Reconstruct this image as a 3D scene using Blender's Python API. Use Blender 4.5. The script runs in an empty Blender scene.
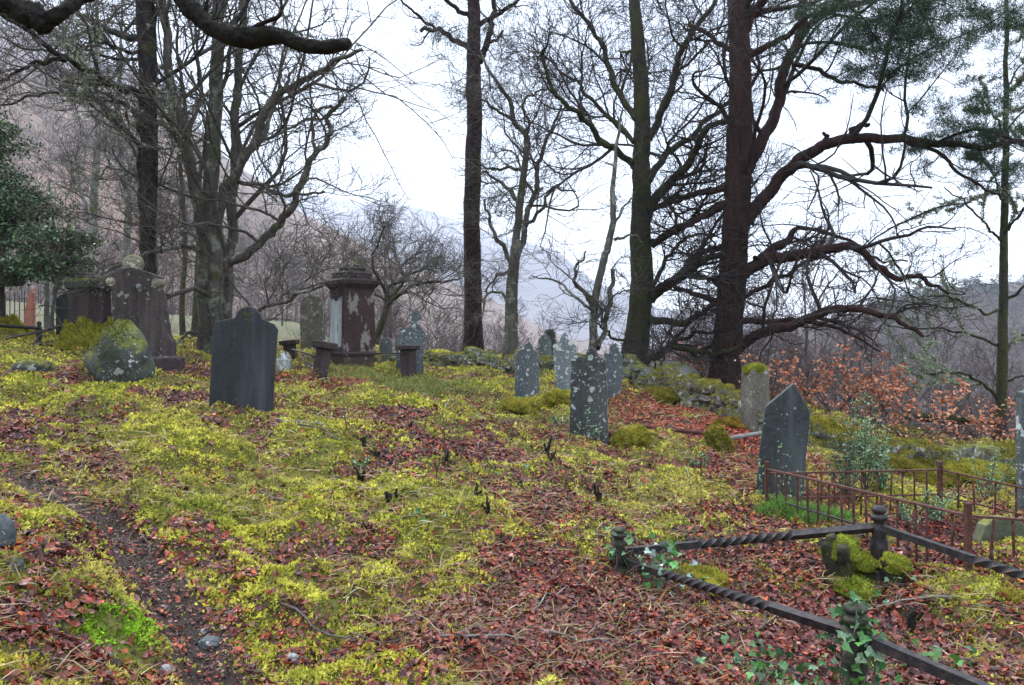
import bpy, math, random
import numpy as np
from mathutils import Vector, Matrix
S = bpy.context.scene
COL = S.collection
F, CX, CY, EYE = 800.0, 512.0, 342.5, 1.6
rs = np.random.RandomState(11)

def P(px, py, d):
    return np.array([(px-CX)/F*d, d, EYE-(py-CY)/F*d])

# ---------------------------------------------------------------- noise
def _hash(ix, iy, seed):
    h = (ix.astype(np.int64)*374761393 + iy.astype(np.int64)*668265263 + seed*974634777) & 0x7fffffff
    h = ((h ^ (h >> 13))*1274126177) & 0x7fffffff
    h = h ^ (h >> 16)
    return (h & 0xffff)/65535.0
def vnoise(x, y, seed=0):
    x = np.asarray(x, float); y = np.asarray(y, float)
    ix = np.floor(x); iy = np.floor(y); fx = x-ix; fy = y-iy
    fx = fx*fx*(3-2*fx); fy = fy*fy*(3-2*fy)
    a = _hash(ix, iy, seed); b = _hash(ix+1, iy, seed); c = _hash(ix, iy+1, seed); d = _hash(ix+1, iy+1, seed)
    return (a*(1-fx)+b*fx)*(1-fy)+(c*(1-fx)+d*fx)*fy
def fbm(x, y, oct=4, seed=0):
    x = np.asarray(x, float); y = np.asarray(y, float)
    s = 0; a = .5; t = 0
    for i in range(oct):
        s = s + a*vnoise(x+17.3*i, y-9.1*i, seed+i); t += a
        x, y = (x*.8-y*.6)*2.03, (x*.6+y*.8)*2.03; a *= .5
    return s/t*2-1
def sstep(a, b, x):
    t = np.clip((np.asarray(x, float)-a)/(b-a), 0, 1); return t*t*(3-2*t)

# ---------------------------------------------------------------- objects
def link(o, parent=None):
    COL.objects.link(o)
    if parent is not None: o.parent = parent
    return o
def tag(o, label=None, cat=None, group=None, kind=None):
    if label: o['label'] = label
    if cat: o['category'] = cat
    if group: o['group'] = group
    if kind: o['kind'] = kind
    return o
def empty(name, loc=(0, 0, 0), rz=0.0):
    o = bpy.data.objects.new(name, None); o.location = tuple(float(v) for v in loc); o.rotation_euler = (0, 0, rz)
    o.empty_display_size = .1
    return link(o)
def mesh_obj(name, V, faces, mat, parent=None, smooth=True, col=None, loc=None):
    """faces: list of int arrays [n,3] or [n,4]; col: per-vertex rgb"""
    V = np.asarray(V, dtype=np.float32)
    if loc is not None: V = V-np.asarray(loc, dtype=np.float32)
    me = bpy.data.meshes.new(name)
    me.vertices.add(len(V)); me.vertices.foreach_set('co', V.ravel())
    fl = [np.asarray(f, dtype=np.int32) for f in faces if len(f)]
    idx = np.concatenate([f.ravel() for f in fl])
    tot = np.concatenate([np.full(len(f), f.shape[1], dtype=np.int32) for f in fl])
    st = np.concatenate([[0], np.cumsum(tot)[:-1]]).astype(np.int32)
    me.loops.add(len(idx)); me.loops.foreach_set('vertex_index', idx)
    me.polygons.add(len(tot)); me.polygons.foreach_set('loop_start', st)
    try: me.polygons.foreach_set('loop_total', tot)
    except Exception: pass
    me.polygons.foreach_set('use_smooth', np.full(len(tot), bool(smooth)))
    me.update(calc_edges=True)
    if col is not None:
        c = np.ones((len(V), 4), dtype=np.float32); c[:, :3] = col
        a = me.color_attributes.new('Col', 'FLOAT_COLOR', 'POINT'); a.data.foreach_set('color', c.ravel())
    me.materials.append(mat)
    o = bpy.data.objects.new(name, me)
    if loc is not None: o.location = tuple(float(v) for v in loc)
    return link(o, parent)

class Geo:
    """collects geometry into one mesh"""
    def __init__(s): s.V = []; s.F = []; s.C = []; s.n = 0
    def add(s, V, faces, col=None):
        V = np.asarray(V, float).reshape(-1, 3)
        for f in faces:
            f = np.asarray(f)
            if len(f): s.F.append(f+s.n)
        s.V.append(V); s.n += len(V)
        s.C.append(np.broadcast_to(np.array((.5, .5, .5)) if col is None else np.asarray(col, float), (len(V), 3)))
        return s
    def build(s, name, mat, parent=None, smooth=True, loc=None):
        if not s.n: return None
        q = [f for f in s.F if f.shape[1] == 4]; t = [f for f in s.F if f.shape[1] == 3]
        fl = []
        if q: fl.append(np.concatenate(q))
        if t: fl.append(np.concatenate(t))
        return mesh_obj(name, np.concatenate(s.V), fl, mat, parent, smooth, np.concatenate(s.C), loc)

def norm(v): return v/np.maximum(np.linalg.norm(v, axis=-1, keepdims=True), 1e-9)
def frames(Pn):
    n, k, _ = Pn.shape
    T = np.empty_like(Pn); T[:, 1:-1] = Pn[:, 2:]-Pn[:, :-2]; T[:, 0] = Pn[:, 1]-Pn[:, 0]; T[:, -1] = Pn[:, -1]-Pn[:, -2]
    T = norm(T)
    U = np.empty_like(T)
    t0 = T[:, 0]; ref = np.where(np.abs(t0[:, 2:3]) < .8, np.array([[0, 0, 1.]]), np.array([[1., 0, 0]]))
    u = norm(np.cross(t0, ref)); U[:, 0] = u
    for i in range(1, k):
        u = norm(u-(u*T[:, i]).sum(-1, keepdims=True)*T[:, i]); U[:, i] = u
    return T, U, np.cross(T, U)
def tubes(Pn, R, sides=3, cap=False, lump=0.0, seed=0):
    """Pn [n,k,3], R [n,k] -> verts, [quads]"""
    Pn = np.asarray(Pn, float); R = np.asarray(R, float)
    n, k, _ = Pn.shape
    T, U, W = frames(Pn)
    a = np.arange(sides)*2*np.pi/sides
    rr = R[:, :, None]*np.ones(sides)
    if lump: rr = rr*(1+lump*np.random.RandomState(seed).randn(n, k, sides))
    V = Pn[:, :, None, :]+rr[..., None]*(np.cos(a)[:, None]*U[:, :, None, :]+np.sin(a)[:, None]*W[:, :, None, :])
    base = (np.arange(n)*k*sides)[:, None, None]+(np.arange(k-1)*sides)[None, :, None]
    j = np.arange(sides); j2 = (j+1) % sides
    q = np.stack([base+j, base+j2, base+sides+j2, base+sides+j], -1).reshape(-1, 4)
    V = V.reshape(-1, 3); fl = [q]
    if cap:
        V = np.concatenate([V, Pn[:, 0], Pn[:, -1]]); c0 = n*k*sides
        b0 = (np.arange(n)*k*sides)[:, None]; b1 = b0+(k-1)*sides
        ci = (c0+np.arange(n))[:, None]+0*j; ce = (c0+n+np.arange(n))[:, None]+0*j
        fl.append(np.stack([b0+j2, b0+j, ci], -1).reshape(-1, 3)); fl.append(np.stack([b1+j, b1+j2, ce], -1).reshape(-1, 3))
    return V, fl
def catmull(pts, n):
    p = np.asarray(pts, float)
    if len(p) == 2:
        t = np.linspace(0, 1, n)[:, None]; return p[0]*(1-t)+p[1]*t
    q = np.vstack([2*p[0]-p[1], p, 2*p[-1]-p[-2]])
    seg = np.linalg.norm(np.diff(p[:, :3], axis=0), axis=1); cum = np.concatenate([[0], np.cumsum(seg)]); cum /= cum[-1]
    out = []
    for t in np.linspace(0, 1, n):
        i = min(np.searchsorted(cum, t, 'right')-1, len(p)-2); u = (t-cum[i])/(cum[i+1]-cum[i])
        a, b, c, d = q[i], q[i+1], q[i+2], q[i+3]
        out.append(.5*(2*b+(c-a)*u+(2*a-5*b+4*c-d)*u*u+(3*b-a-3*c+d)*u**3))
    return np.array(out)
def box(c, s, M=None):
    x, y, z = np.array(s)/2.
    V = np.array([[-x, -y, -z], [x, -y, -z], [x, y, -z], [-x, y, -z], [-x, -y, z], [x, -y, z], [x, y, z], [-x, y, z]])
    if M is not None: V = V@np.asarray(M).T
    return V+np.array(c), [np.array([[0, 3, 2, 1], [4, 5, 6, 7], [0, 1, 5, 4], [1, 2, 6, 5], [2, 3, 7, 6], [3, 0, 4, 7]])]
def lathe(prof, c=(0, 0, 0), sides=12, square=False):
    prof = np.array(prof, float); a = np.arange(sides)*2*np.pi/sides
    V = np.stack([prof[:, 0:1]*np.cos(a), prof[:, 0:1]*np.sin(a), prof[:, 1:2]+0*a], -1).reshape(-1, 3)+np.array(c)
    k = len(prof); j = np.arange(sides); j2 = (j+1) % sides; b = (np.arange(k-1)*sides)[:, None]
    return V, [np.stack([b+j, b+j2, b+sides+j2, b+sides+j], -1).reshape(-1, 4)]

# ---------------------------------------------------------------- blades and leaves
def blades(pos, dirs, L, W, col, bend=.3, rng=rs):
    """curved 5-vertex blades"""
    n = len(pos); L = np.broadcast_to(L, (n,))[:, None]; W = np.broadcast_to(W, (n,))[:, None]
    d = norm(dirs); s = norm(np.cross(d, rng.randn(n, 3)))
    b = norm(rng.randn(n, 3)); b[:, 2] = -abs(b[:, 2])
    m = pos+d*L*.55+b*L*bend*.25; t = pos+d*L+b*L*bend
    V = np.stack([pos-s*W*.5, pos+s*W*.5, m-s*W*.4, m+s*W*.4, t], 1).reshape(-1, 3)
    o = (np.arange(n)*5)[:, None]
    c = np.repeat(np.asarray(col), 5, axis=0) if len(np.shape(col)) > 1 else np.tile(col, (n*5, 1))
    return V, [o+np.array([[0, 1, 3, 2]]), o+np.array([[2, 3, 4]])], c
def tri_blades(pos, dirs, L, W, col, rng=rs):
    n = len(pos); L = np.broadcast_to(L, (n,))[:, None]; W = np.broadcast_to(W, (n,))[:, None]
    d = norm(dirs); s = norm(np.cross(d, rng.randn(n, 3)))
    V = np.stack([pos-s*W*.5, pos+s*W*.5, pos+d*L], 1).reshape(-1, 3)
    return V, [(np.arange(n)*3)[:, None]+np.array([[0, 1, 2]])], np.repeat(np.asarray(col), 3, axis=0)
def leaves(pos, nrm, L, Wd, col, curl=.25, rng=rs, heading=None):
    n = len(pos); L = np.broadcast_to(L, (n,)); Wd = np.broadcast_to(Wd, (n,))
    w = norm(nrm); h = rng.randn(n, 3) if heading is None else heading
    u = norm(h-(h*w).sum(-1, keepdims=True)*w); v = np.cross(w, u)
    cu = curl*rng.randn(n); cs = curl*(rng.rand(n)*1.6-.5)
    sh = np.array([[-.5, 0], [-.22, .42], [.15, .46], [.5, 0], [.15, -.46], [-.22, -.42], [0, 0]])
    x = sh[:, 0][None]*L[:, None]; y = sh[:, 1][None]*Wd[:, None]
    y = y*(1+.18*rng.randn(n, 7))
    z = cu[:, None]*(x**2)/np.maximum(L[:, None], 1e-6)*2+np.abs(y)*cs[:, None]*1.6+.04*L[:, None]*rng.randn(n, 7)
    V = pos[:, None]+x[..., None]*u[:, None]+y[..., None]*v[:, None]+z[..., None]*w[:, None]
    o = (np.arange(n)*7)[:, None, None]
    f = (o+np.array([[[6, 0, 1], [6, 1, 2], [6, 2, 3], [6, 3, 4], [6, 4, 5], [6, 5, 0]]])).reshape(-1, 3)
    return V.reshape(-1, 3), [f], np.repeat(np.asarray(col), 7, axis=0)
def pick(pal, n, rng=rs, jit=.18, w=None):
    pal = np.asarray(pal, float); i = rng.choice(len(pal), n, p=w)
    return np.clip(pal[i]*(1+jit*rng.randn(n, 1))*(1+.06*rng.randn(n, 3)), .004, .9)

# ---------------------------------------------------------------- materials
class NT:
    def __init__(s, name):
        s.m = bpy.data.materials.new(name); s.m.use_nodes = True; s.t = s.m.node_tree; s.t.nodes.clear()
        s.out = s.n('ShaderNodeOutputMaterial'); s.b = s.n('ShaderNodeBsdfPrincipled'); s.l(s.b.outputs[0], s.out.inputs[0])
        s.co = None
    def n(s, t, **k):
        x = s.t.nodes.new(t)
        for a, b in k.items(): setattr(x, a, b)
        return x
    def l(s, a, b): s.t.links.new(a, b); return a
    def coord(s, which='Object'):
        if s.co is None: s.co = s.n('ShaderNodeTexCoord')
        return s.co.outputs[which]
    def put(s, inp, v):
        if hasattr(v, 'links'): s.l(v, inp)
        elif isinstance(v, (tuple, list)): inp.default_value = (*v, 1) if len(v) == 3 and inp.type == 'RGBA' else v
        else: inp.default_value = v
    def noise(s, scale, det=4, rough=.6, vec=None, stretch=None, dist=0):
        x = s.n('ShaderNodeTexNoise'); x.inputs['Scale'].default_value = scale; x.inputs['Detail'].default_value = det; x.inputs['Roughness'].default_value = rough
        x.inputs['Distortion'].default_value = dist
        v = vec or s.coord()
        if stretch:
            mp = s.n('ShaderNodeMapping'); mp.inputs['Scale'].default_value = stretch; s.l(v, mp.inputs[0]); v = mp.outputs[0]
        s.l(v, x.inputs['Vector']); return x.outputs['Fac']
    def vor(s, scale, feature='F1', out='Distance', vec=None, rnd=1.0):
        x = s.n('ShaderNodeTexVoronoi', feature=feature); x.inputs['Scale'].default_value = scale; x.inputs['Randomness'].default_value = rnd
        s.l(vec or s.coord(), x.inputs['Vector']); return x.outputs[out]
    def ramp(s, fac, stops):
        x = s.n('ShaderNodeValToRGB'); s.l(fac, x.inputs[0]); e = x.color_ramp.elements
        while len(e) < len(stops): e.new(.5)
        for i, (p, c) in enumerate(stops):
            e[i].position = p; e[i].color = (*c, 1) if isinstance(c, (tuple, list)) else (c, c, c, 1)
        return x.outputs[0]
    def mix(s, fac, a, b, mode='MIX'):
        x = s.n('ShaderNodeMix', data_type='RGBA', blend_type=mode); s.put(x.inputs[0], fac); s.put(x.inputs[6], a); s.put(x.inputs[7], b); return x.outputs[2]
    def math(s, op, a, b=0.0, c=None):
        x = s.n('ShaderNodeMath', operation=op); s.put(x.inputs[0], a); s.put(x.inputs[1], b)
        if c is not None: s.put(x.inputs[2], c)
        return x.outputs[0]
    def attr(s, name='Col'):
        x = s.n('ShaderNodeVertexColor'); x.layer_name = name; return x.outputs[0]
    def bump(s, h, dist=.01, strength=1.0, nrm=None):
        x = s.n('ShaderNodeBump'); x.inputs['Distance'].default_value = dist; x.inputs['Strength'].default_value = strength; s.l(h, x.inputs['Height'])
        if nrm: s.l(nrm, x.inputs['Normal'])
        return x.outputs[0]
    def done(s, color, rough=.8, nrm=None, spec=.3, **k):
        s.put(s.b.inputs['Base Color'], color); s.put(s.b.inputs['Roughness'], rough); s.b.inputs['Specular IOR Level'].default_value = spec
        if nrm: s.l(nrm, s.b.inputs['Normal'])
        for a, v in k.items(): s.put(s.b.inputs[a.replace('_', ' ')], v)
        return s.m

def mat_vcol(name, rough=.8, spec=.3, trans=0.0, bump=None):
    t = NT(name); c = t.attr(); nr = None
    if bump: nr = t.bump(t.noise(bump[0], 5), bump[1])
    t.done(c, rough, nr, spec)
    if trans:
        tr = t.n('ShaderNodeBsdfTranslucent'); t.l(c, tr.inputs[0]); mx = t.n('ShaderNodeMixShader'); mx.inputs[0].default_value = trans
        t.l(t.b.outputs[0], mx.inputs[1]); t.l(tr.outputs[0], mx.inputs[2]); t.l(mx.outputs[0], t.out.inputs[0])
    return t.m
def mat_bark(name, a, b, moss=0.0, mosscol=(.075, .09, .025), fine=9.0, pale=None):
    t = NT(name); ob = t.coord()
    n1 = t.noise(fine, 6, .7, stretch=(1, 1, .22)); c = t.ramp(n1, [(.32, a), (.68, b)])
    if pale:
        c = t.mix(t.ramp(t.noise(3.2, 5, .7), [(.53, 0.), (.6, 1.)]), c, pale)
    if moss:
        m = t.ramp(t.noise(2.1, 6, .7), [(.62-moss*.35, 0.), (.72-moss*.35, .85)]); c = t.mix(m, c, mosscol)
    h = t.math('ADD', n1, t.math('MULTIPLY', t.vor(fine*2.2), .5))
    return t.done(c, .9, t.bump(h, .03, .9), .2)
def mat_stone(name, a, b, lichen=.3, lcol=(.42, .46, .42), moss=0.0, rough=.65, streak=0.0, peel=None, scale=1.0, peel_thr=.55, bmp=.8):
    t = NT(name)
    n1 = t.noise(5*scale, 8, .65); c = t.ramp(n1, [(.3, a), (.7, b)])
    n3 = t.noise(26*scale, 3, .6); c = t.mix(t.ramp(n3, [(.3, .0), (.75, .5)]), c, tuple(min(1, v*1.6+.01) for v in b))
    if streak:
        sn = t.noise(7, 5, .6, stretch=(1, 1, .12)); c = t.mix(t.math('MULTIPLY', t.ramp(sn, [(.45, 0.), (.7, 1.)]), streak), c, tuple(v*1.9+.02 for v in b))
    if peel:
        pn = t.noise(3.2, 7, .65, stretch=(1, 1, .45)); c = t.mix(t.ramp(pn, [(peel_thr, 0.), (peel_thr+.035, 1.)]), c, t.ramp(t.noise(14, 4), [(.3, tuple(v*.7 for v in peel)), (.7, peel)]))
    if lichen:
        wob = t.n('ShaderNodeVectorMath', operation='ADD'); nz = t.n('ShaderNodeTexNoise'); nz.inputs['Scale'].default_value = 14; t.l(t.coord(), nz.inputs['Vector'])
        sc = t.n('ShaderNodeVectorMath', operation='SCALE'); t.l(nz.outputs['Color'], sc.inputs[0]); sc.inputs['Scale'].default_value = .11
        t.l(t.coord(), wob.inputs[0]); t.l(sc.outputs[0], wob.inputs[1])
        v1 = t.vor(13*scale, vec=wob.outputs[0]); v2 = t.vor(30*scale, vec=wob.outputs[0])
        pm = t.noise(2.6*scale, 3, .5)
        cr_ = t.n('ShaderNodeSeparateColor'); t.l(t.vor(13*scale, out='Color', vec=wob.outputs[0]), cr_.inputs[0]); rr_ = t.math('POWER', cr_.outputs[0], 1.6)
        s1 = t.math('LESS_THAN', v1, t.math('MULTIPLY', t.math('MULTIPLY', t.ramp(pm, [(.36, 0.), (.62, 1.)]), rr_), lichen*1.75))
        s2 = t.math('LESS_THAN', v2, t.math('MULTIPLY', t.ramp(t.noise(3.7*scale, 3), [(.35, 0.), (.7, 1.)]), lichen*.75))
        m = t.math('MAXIMUM', s1, s2)
        m = t.math('MULTIPLY', m, t.ramp(t.noise(40, 3), [(.3, .35), (.62, .95)]))
        c = t.mix(m, c, lcol)
    if moss:
        g = t.n('ShaderNodeNewGeometry'); sp = t.n('ShaderNodeSeparateXYZ'); t.l(g.outputs['Normal'], sp.inputs[0])
        mm = t.math('ADD', t.noise(6, 5), t.math('MULTIPLY', sp.outputs[2], .35))
        c = t.mix(t.ramp(mm, [(.74-moss*.4, 0.), (.95-moss*.4, 1.)]), c, t.ramp(t.noise(22, 4), [(.3, (.045, .055, .012)), (.7, (.17, .17, .025))]))
    h = t.math('ADD', n1, t.math('MULTIPLY', n3, .6))
    return t.done(c, rough, t.bump(h, .02, bmp), .25)
# ---------------------------------------------------------------- terrain
gp = [(512,685,3.4),(855,690,3.7),(879,574,5.3),(620,574,5.2),(783,502,7.5),(590,439,9.8),(243,409,8.5),(0,400,8.0),
      (115,374,11),(142,362,14),(350,372,16.5),(527,397,13.5),(563,393,14.5),(614,395,14.5),(755,432,11.5),(724,398,15.5),
      (474,361,21),(1000,446,13.5),(1020,505,8.6),(1000,563,6.2),(968,572,5.1),(940,503,9.2),(400,500,5.8),(200,500,5.5),(0,470,5.4),(0,560,3.5),
      (0,685,2.5),(230,690,3.2),(130,560,4.1),(0,345,15),(0,336,21),(300,350,20),(620,372,18),(860,440,12.5),(700,440,10.5),(700,520,6.6),(450,440,8.3),
      (1000,640,4.2),(360,425,8.4),(88,345,16)]
_c = np.array([P(*g) for g in gp]+[[0, 0, 0], [-2, 0, .35], [2, 0, -.25], [0, -6, -.2], [-12, 2, 1.3], [-14, -6, 1.2], [9, 1, -.9], [10, -6, -.8], [-16, 10, 1.5], [12, 6, -.9], [16, 12, -1.6]])
def _U(r2): return np.where(r2 > 1e-12, r2*np.log(np.maximum(r2, 1e-12)), 0)
_n = len(_c); _A = np.zeros((_n+3, _n+3))
_A[:_n, :_n] = _U(((_c[:, None, :2]-_c[None, :, :2])**2).sum(-1))+np.eye(_n)*.6
_A[:_n, _n] = 1; _A[:_n, _n+1:] = _c[:, :2]; _A[_n:, :_n] = _A[:_n, _n:].T
_w = np.linalg.solve(_A, np.concatenate([_c[:, 2], [0, 0, 0]]))
def tps(x, y):
    out = np.full(np.shape(x), _w[_n])+_w[_n+1]*x+_w[_n+2]*y
    for i in range(_n): out = out+_w[i]*_U((x-_c[i, 0])**2+(y-_c[i, 1])**2)
    return out
def az(x, y): return CX+F*np.tan(np.clip(np.arctan2(x, np.maximum(y, 1e-3)+0*x), -.95, .95))
KX = [-400, 0, 300, 500, 640, 760, 900, 1024, 1500]
KC = [22, 22, 22, 22, 20, 17, 13.5, 13, 12]
KD = [1, 3, 8, 20, 45, 90, 200, 6000]                       # metres beyond the crest
KZ = {-400: [0, 0, .1, .8, 2.6, 6, 6, 6], 0: [0, 0, .1, .8, 2.6, 5, 5, 5], 300: [0, -.1, 0, .6, 1.5, 3, -6, -30], 500: [0, -.5, -1.5, -3, -6, -12, -24, -34],
      640: [-.1, -.9, -2.2, -5, -9, -16, -28, -36], 760: [-.1, -1.0, -2.6, -6, -11, -18, -30, -36], 900: [-.1, -.8, -2.4, -6, -11, -18, -30, -36],
      1024: [-.1, -.8, -2.4, -6, -11, -18, -30, -36], 1500: [0, -.4, -1.5, -5, -10, -18, -30, -36]}
KM = np.array([KZ[k] for k in KX])
def base_h(x, y):
    x = np.asarray(x, float); y = np.asarray(y, float)
    r = np.hypot(x, y); a = az(x, y); c = np.interp(a, KX, KC)
    cosf = 1/np.sqrt(1+((a-CX)/F)**2)
    c = c/cosf
    k = np.where(y > 0, np.minimum(1, c/np.maximum(r, .01)), np.minimum(1, 14/np.maximum(r, .01)))
    z = tps(x*k, y*k)
    dd = np.maximum(r-c, 0)*(y > 0)
    ci = np.clip(np.searchsorted(KX, a, 'right')-1, 0, len(KX)-2); u = np.clip((a-np.array(KX)[ci])/(np.array(KX)[ci+1]-np.array(KX)[ci]), 0, 1)
    z0 = 0
    for j in range(len(KX)):
        wj = np.where(ci == j, 1-u, 0)+np.where(ci+1 == j, u, 0)
        z0 = z0+wj*np.interp(dd, [0]+KD, [0]+list(KM[j]))
    return z+z0
def path_d(x, y): return _pd(x, y)
def march(px, py, hf, d0=1.2, d1=60):
    ds = np.geomspace(d0, d1, 900); pts = np.array([P(px, py, d) for d in ds])
    h = hf(pts[:, 0], pts[:, 1])-pts[:, 2]
    i = np.argmax(h > 0) if (h > 0).any() else len(ds)-1
    if i == 0: return pts[0]
    t = h[i-1]/(h[i-1]-h[i]+1e-12); return pts[i-1]*(1-t)+pts[i]*t
_path = np.array([march(a, b, base_h)[:2] for a, b in [(-60,462),(0,468),(60,485),(110,515),(150,560),(195,620),(225,680)]]+[[-.6, 1.5], [-.2, -2]])
def seg_dist(x, y, pl):
    best = np.full(np.shape(x), 1e9)
    for i in range(len(pl)-1):
        a, b = pl[i], pl[i+1]; d = b-a; t = np.clip(((x-a[0])*d[0]+(y-a[1])*d[1])/(d@d), 0, 1)
        best = np.minimum(best, np.hypot(x-a[0]-t*d[0], y-a[1]-t*d[1]))
    return best
def domes(x, y, cell=.85, seed=91):
    """moss cushions: one rounded dome in about half the cells"""
    x = np.asarray(x, float)/cell+.25*fbm(np.asarray(x)*1.3, np.asarray(y)*1.3, 2, 55); y = np.asarray(y, float)/cell*.9; ix, iy = np.floor(x), np.floor(y); out = np.zeros(x.shape)
    for a in (-1, 0, 1):
        for b in (-1, 0, 1):
            cx, cy = ix+a, iy+b; h1, h2, h3, h4 = (_hash(cx, cy, seed+k) for k in (0, 7, 13, 29))
            rr = .28+.42*h3; q = 1-((x-cx-h1)**2+((y-cy-h2)*1.1)**2)/rr**2
            out = np.maximum(out, np.where(h4 < .62, np.clip(q, 0, 1)**.75*(.35+.65*h3), 0))
    return out
def ground_h(x, y):
    x = np.asarray(x, float); y = np.asarray(y, float); r = np.hypot(x, y)
    z = base_h(x, y)
    f = 1-sstep(20, 60, r)
    pw = np.exp(-(seg_dist(x, y, _path)/.2)**2)
    hm = fbm(x*.75+5, y*.75, 3, 5); hm2 = 1-np.abs(fbm(x*1.9, y*1.9+3, 2, 9))*2
    z = z+f*(.12*hm+.085*(hm2-.4)*(1-pw)+.03*fbm(x*4, y*4, 2, 21))*np.clip(r/3, .3, 1)-.08*pw
    z = z+f*.15*domes(x, y)*(1-pw)*np.clip(r/4-.1, .35, 1)
    z = z+(.022*(1-np.abs(fbm(x*5.5, y*5.5, 2, 33))*2)+.012*fbm(x*13, y*13, 2, 31))*(1-sstep(11, 18, r))*(1-.7*pw)
    z = z+sstep(40, 200, r)*2.0*fbm(x*.03, y*.03, 4, 3)
    return z
def G(px, py): return march(px, py, ground_h)
def GZ(x, y): return float(ground_h(np.array([x]), np.array([y]))[0])

# how leafy (1) or mossy (0) the floor is, by place
lf = [(500,650,.8),(620,665,.95),(700,620,.92),(950,600,.62),(760,560,.8),(430,590,.5),(380,500,.25),(570,545,.75),(450,452,.7),(520,470,.68),(400,425,.72),(300,610,.32),(300,500,.15),
      (200,450,.12),(250,422,.3),(110,437,.45),(40,440,.5),(60,405,.12),(170,500,.15),(130,600,.05),(60,540,.2),(60,600,.2),(50,660,.42),(30,500,.28),(660,487,.2),(720,515,.45),(640,412,1),(700,420,1),(600,465,.35),
      (520,410,.3),(440,388,.15),(340,388,.75),(400,402,.6),(470,400,.6),(900,560,.65),(980,500,.5),(850,450,.5),(700,455,.6),(790,540,.7),(850,600,.9),(560,600,.88),(480,420,.4),(340,440,.3),(440,500,.15),(330,560,.35),(230,560,.35),
      (30,380,.5),(150,385,.15),(200,395,.5),(300,380,.7),(560,430,.4),(900,470,.45),(1000,620,.7),(540,400,.35),(600,380,.4),(650,395,.7),(420,540,.3)]
_l = np.array([[*march(a, b, base_h)[:2], v] for a, b, v in lf]+[[0, 0, .6], [-4, 3, .4], [4, 2, .8], [0, -4, .6], [-10, 12, .3], [10, 12, .8]])
def leafy(x, y):
    x = np.asarray(x, float); y = np.asarray(y, float)
    num = 0; den = 1e-12
    for a, b, v in _l:
        s = .10+.09*math.hypot(a, b); w = 1/(((x-a)**2+(y-b)**2)/s**2+.3)**2; num = num+w*v; den = den+w
    v = num/den
    v = v-.07+.5*fbm(x*1.7, y*1.7, 4, 41)+.55*fbm(x*6.5, y*6.5, 3, 47)
    v = v+.21-.42*domes(x, y)
    pw = np.exp(-(seg_dist(x, y, _path)/.2)**2)
    v = np.maximum(v, pw*1.15)
    return np.clip((v-.5)*1.35+.5, 0, 1)
def pathw(x, y): return np.exp(-(seg_dist(x, y, _path)/(.15+.04*fbm(x*3, y*3, 2, 5)))**4)

MOSS = np.array([(.50, .47, .06), (.66, .60, .11), (.26, .28, .035), (.28, .30, .035), (.42, .36, .09), (.30, .22, .05)])
LEAF = np.array([(.15, .04, .03), (.26, .055, .03), (.06, .022, .02), (.34, .09, .04), (.20, .08, .07), (.34, .19, .16), (.11, .045, .043), (.46, .13, .035), (.035, .018, .016)])
LW = np.array([.19, .20, .15, .08, .11, .05, .09, .03, .10])
def ground_mesh():
    th = np.concatenate([np.linspace(-np.pi, -.72, 60)[:-1], np.linspace(-.72, .72, 760), np.linspace(.72, np.pi, 60)[1:]])
    r = np.concatenate([[.02, .3, .7], np.geomspace(1.1, 24, 520), np.geomspace(24.5, 4400, 140)])
    R, T = np.meshgrid(r, th, indexing='ij'); x = R*np.sin(T); y = R*np.cos(T)
    z = ground_h(x, y); nr, nt = R.shape
    z = np.where(R > 20, z, z)
    i = (np.arange(nr-1)*nt)[:, None]+np.arange(nt-1)
    q = np.stack([i, i+1, i+1+nt, i+nt], -1).reshape(-1, 4)[:, ::-1]
    lw = leafy(x, y); pw = pathw(x, y); far = sstep(24, 45, R)
    m1 = fbm(x*3, y*3, 3, 77)*.5+.5
    moss = np.array([.11, .12, .02])+(m1[..., None])*np.array([.08, .06, .015])
    leaf = np.array([.04, .02, .016])+(m1[..., None])*np.array([.04, .015, .012])
    c = moss*(1-lw[..., None])+leaf*lw[..., None]
    c = c*(1-pw[..., None])+np.array([.035, .024, .02])*pw[..., None]
    A = az(x, y)[..., None]; fieldc = np.array([.055, .070, .022])
    fb = (sstep(-.3, .3, fbm(x*.06, y*.06, 4, 7)))[..., None]
    farc = np.where(A < 420, fieldc*(1-.35*fb)+np.array([.12, .09, .05])*.35*fb, np.array([.10, .065, .05])*(1-.4*fb)+np.array([.16, .09, .06])*.4*fb)
    c = c*(1-far[..., None])+farc*far[..., None]
    return np.stack([x, y, z], -1).reshape(-1, 3), [q], c.reshape(-1, 3)
def mat_ground():
    t = NT('forest_floor'); c = t.attr()
    n = t.noise(60, 6, .7); n2 = t.noise(14, 5, .65)
    c = t.mix(.75, c, t.mix(1.0, c, t.ramp(n, [(.3, .35), (.7, 1.7)]), 'MULTIPLY'))
    c = t.mix(t.math('MULTIPLY', t.ramp(n2, [(.45, 0.), (.65, 1.)]), .35), c, (.10, .06, .03))
    return t.done(c, .85, t.bump(t.math('ADD', n, n2), .03, .9), .25)
V, q, c = ground_mesh()
gr = mesh_obj('ground', V, q, mat_ground(), smooth=True, col=c); tag(gr, 'moss and leaf covered churchyard ground sloping down to the right', kind='structure')

M_moss = mat_vcol('moss', .9, .15, .25); M_leaf = mat_vcol('wet_leaf', .5, .3, .12); M_grass = mat_vcol('grass_blade', .6, .3, .3)
M_straw = mat_vcol('dead_grass', .7, .2, .2)

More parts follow.
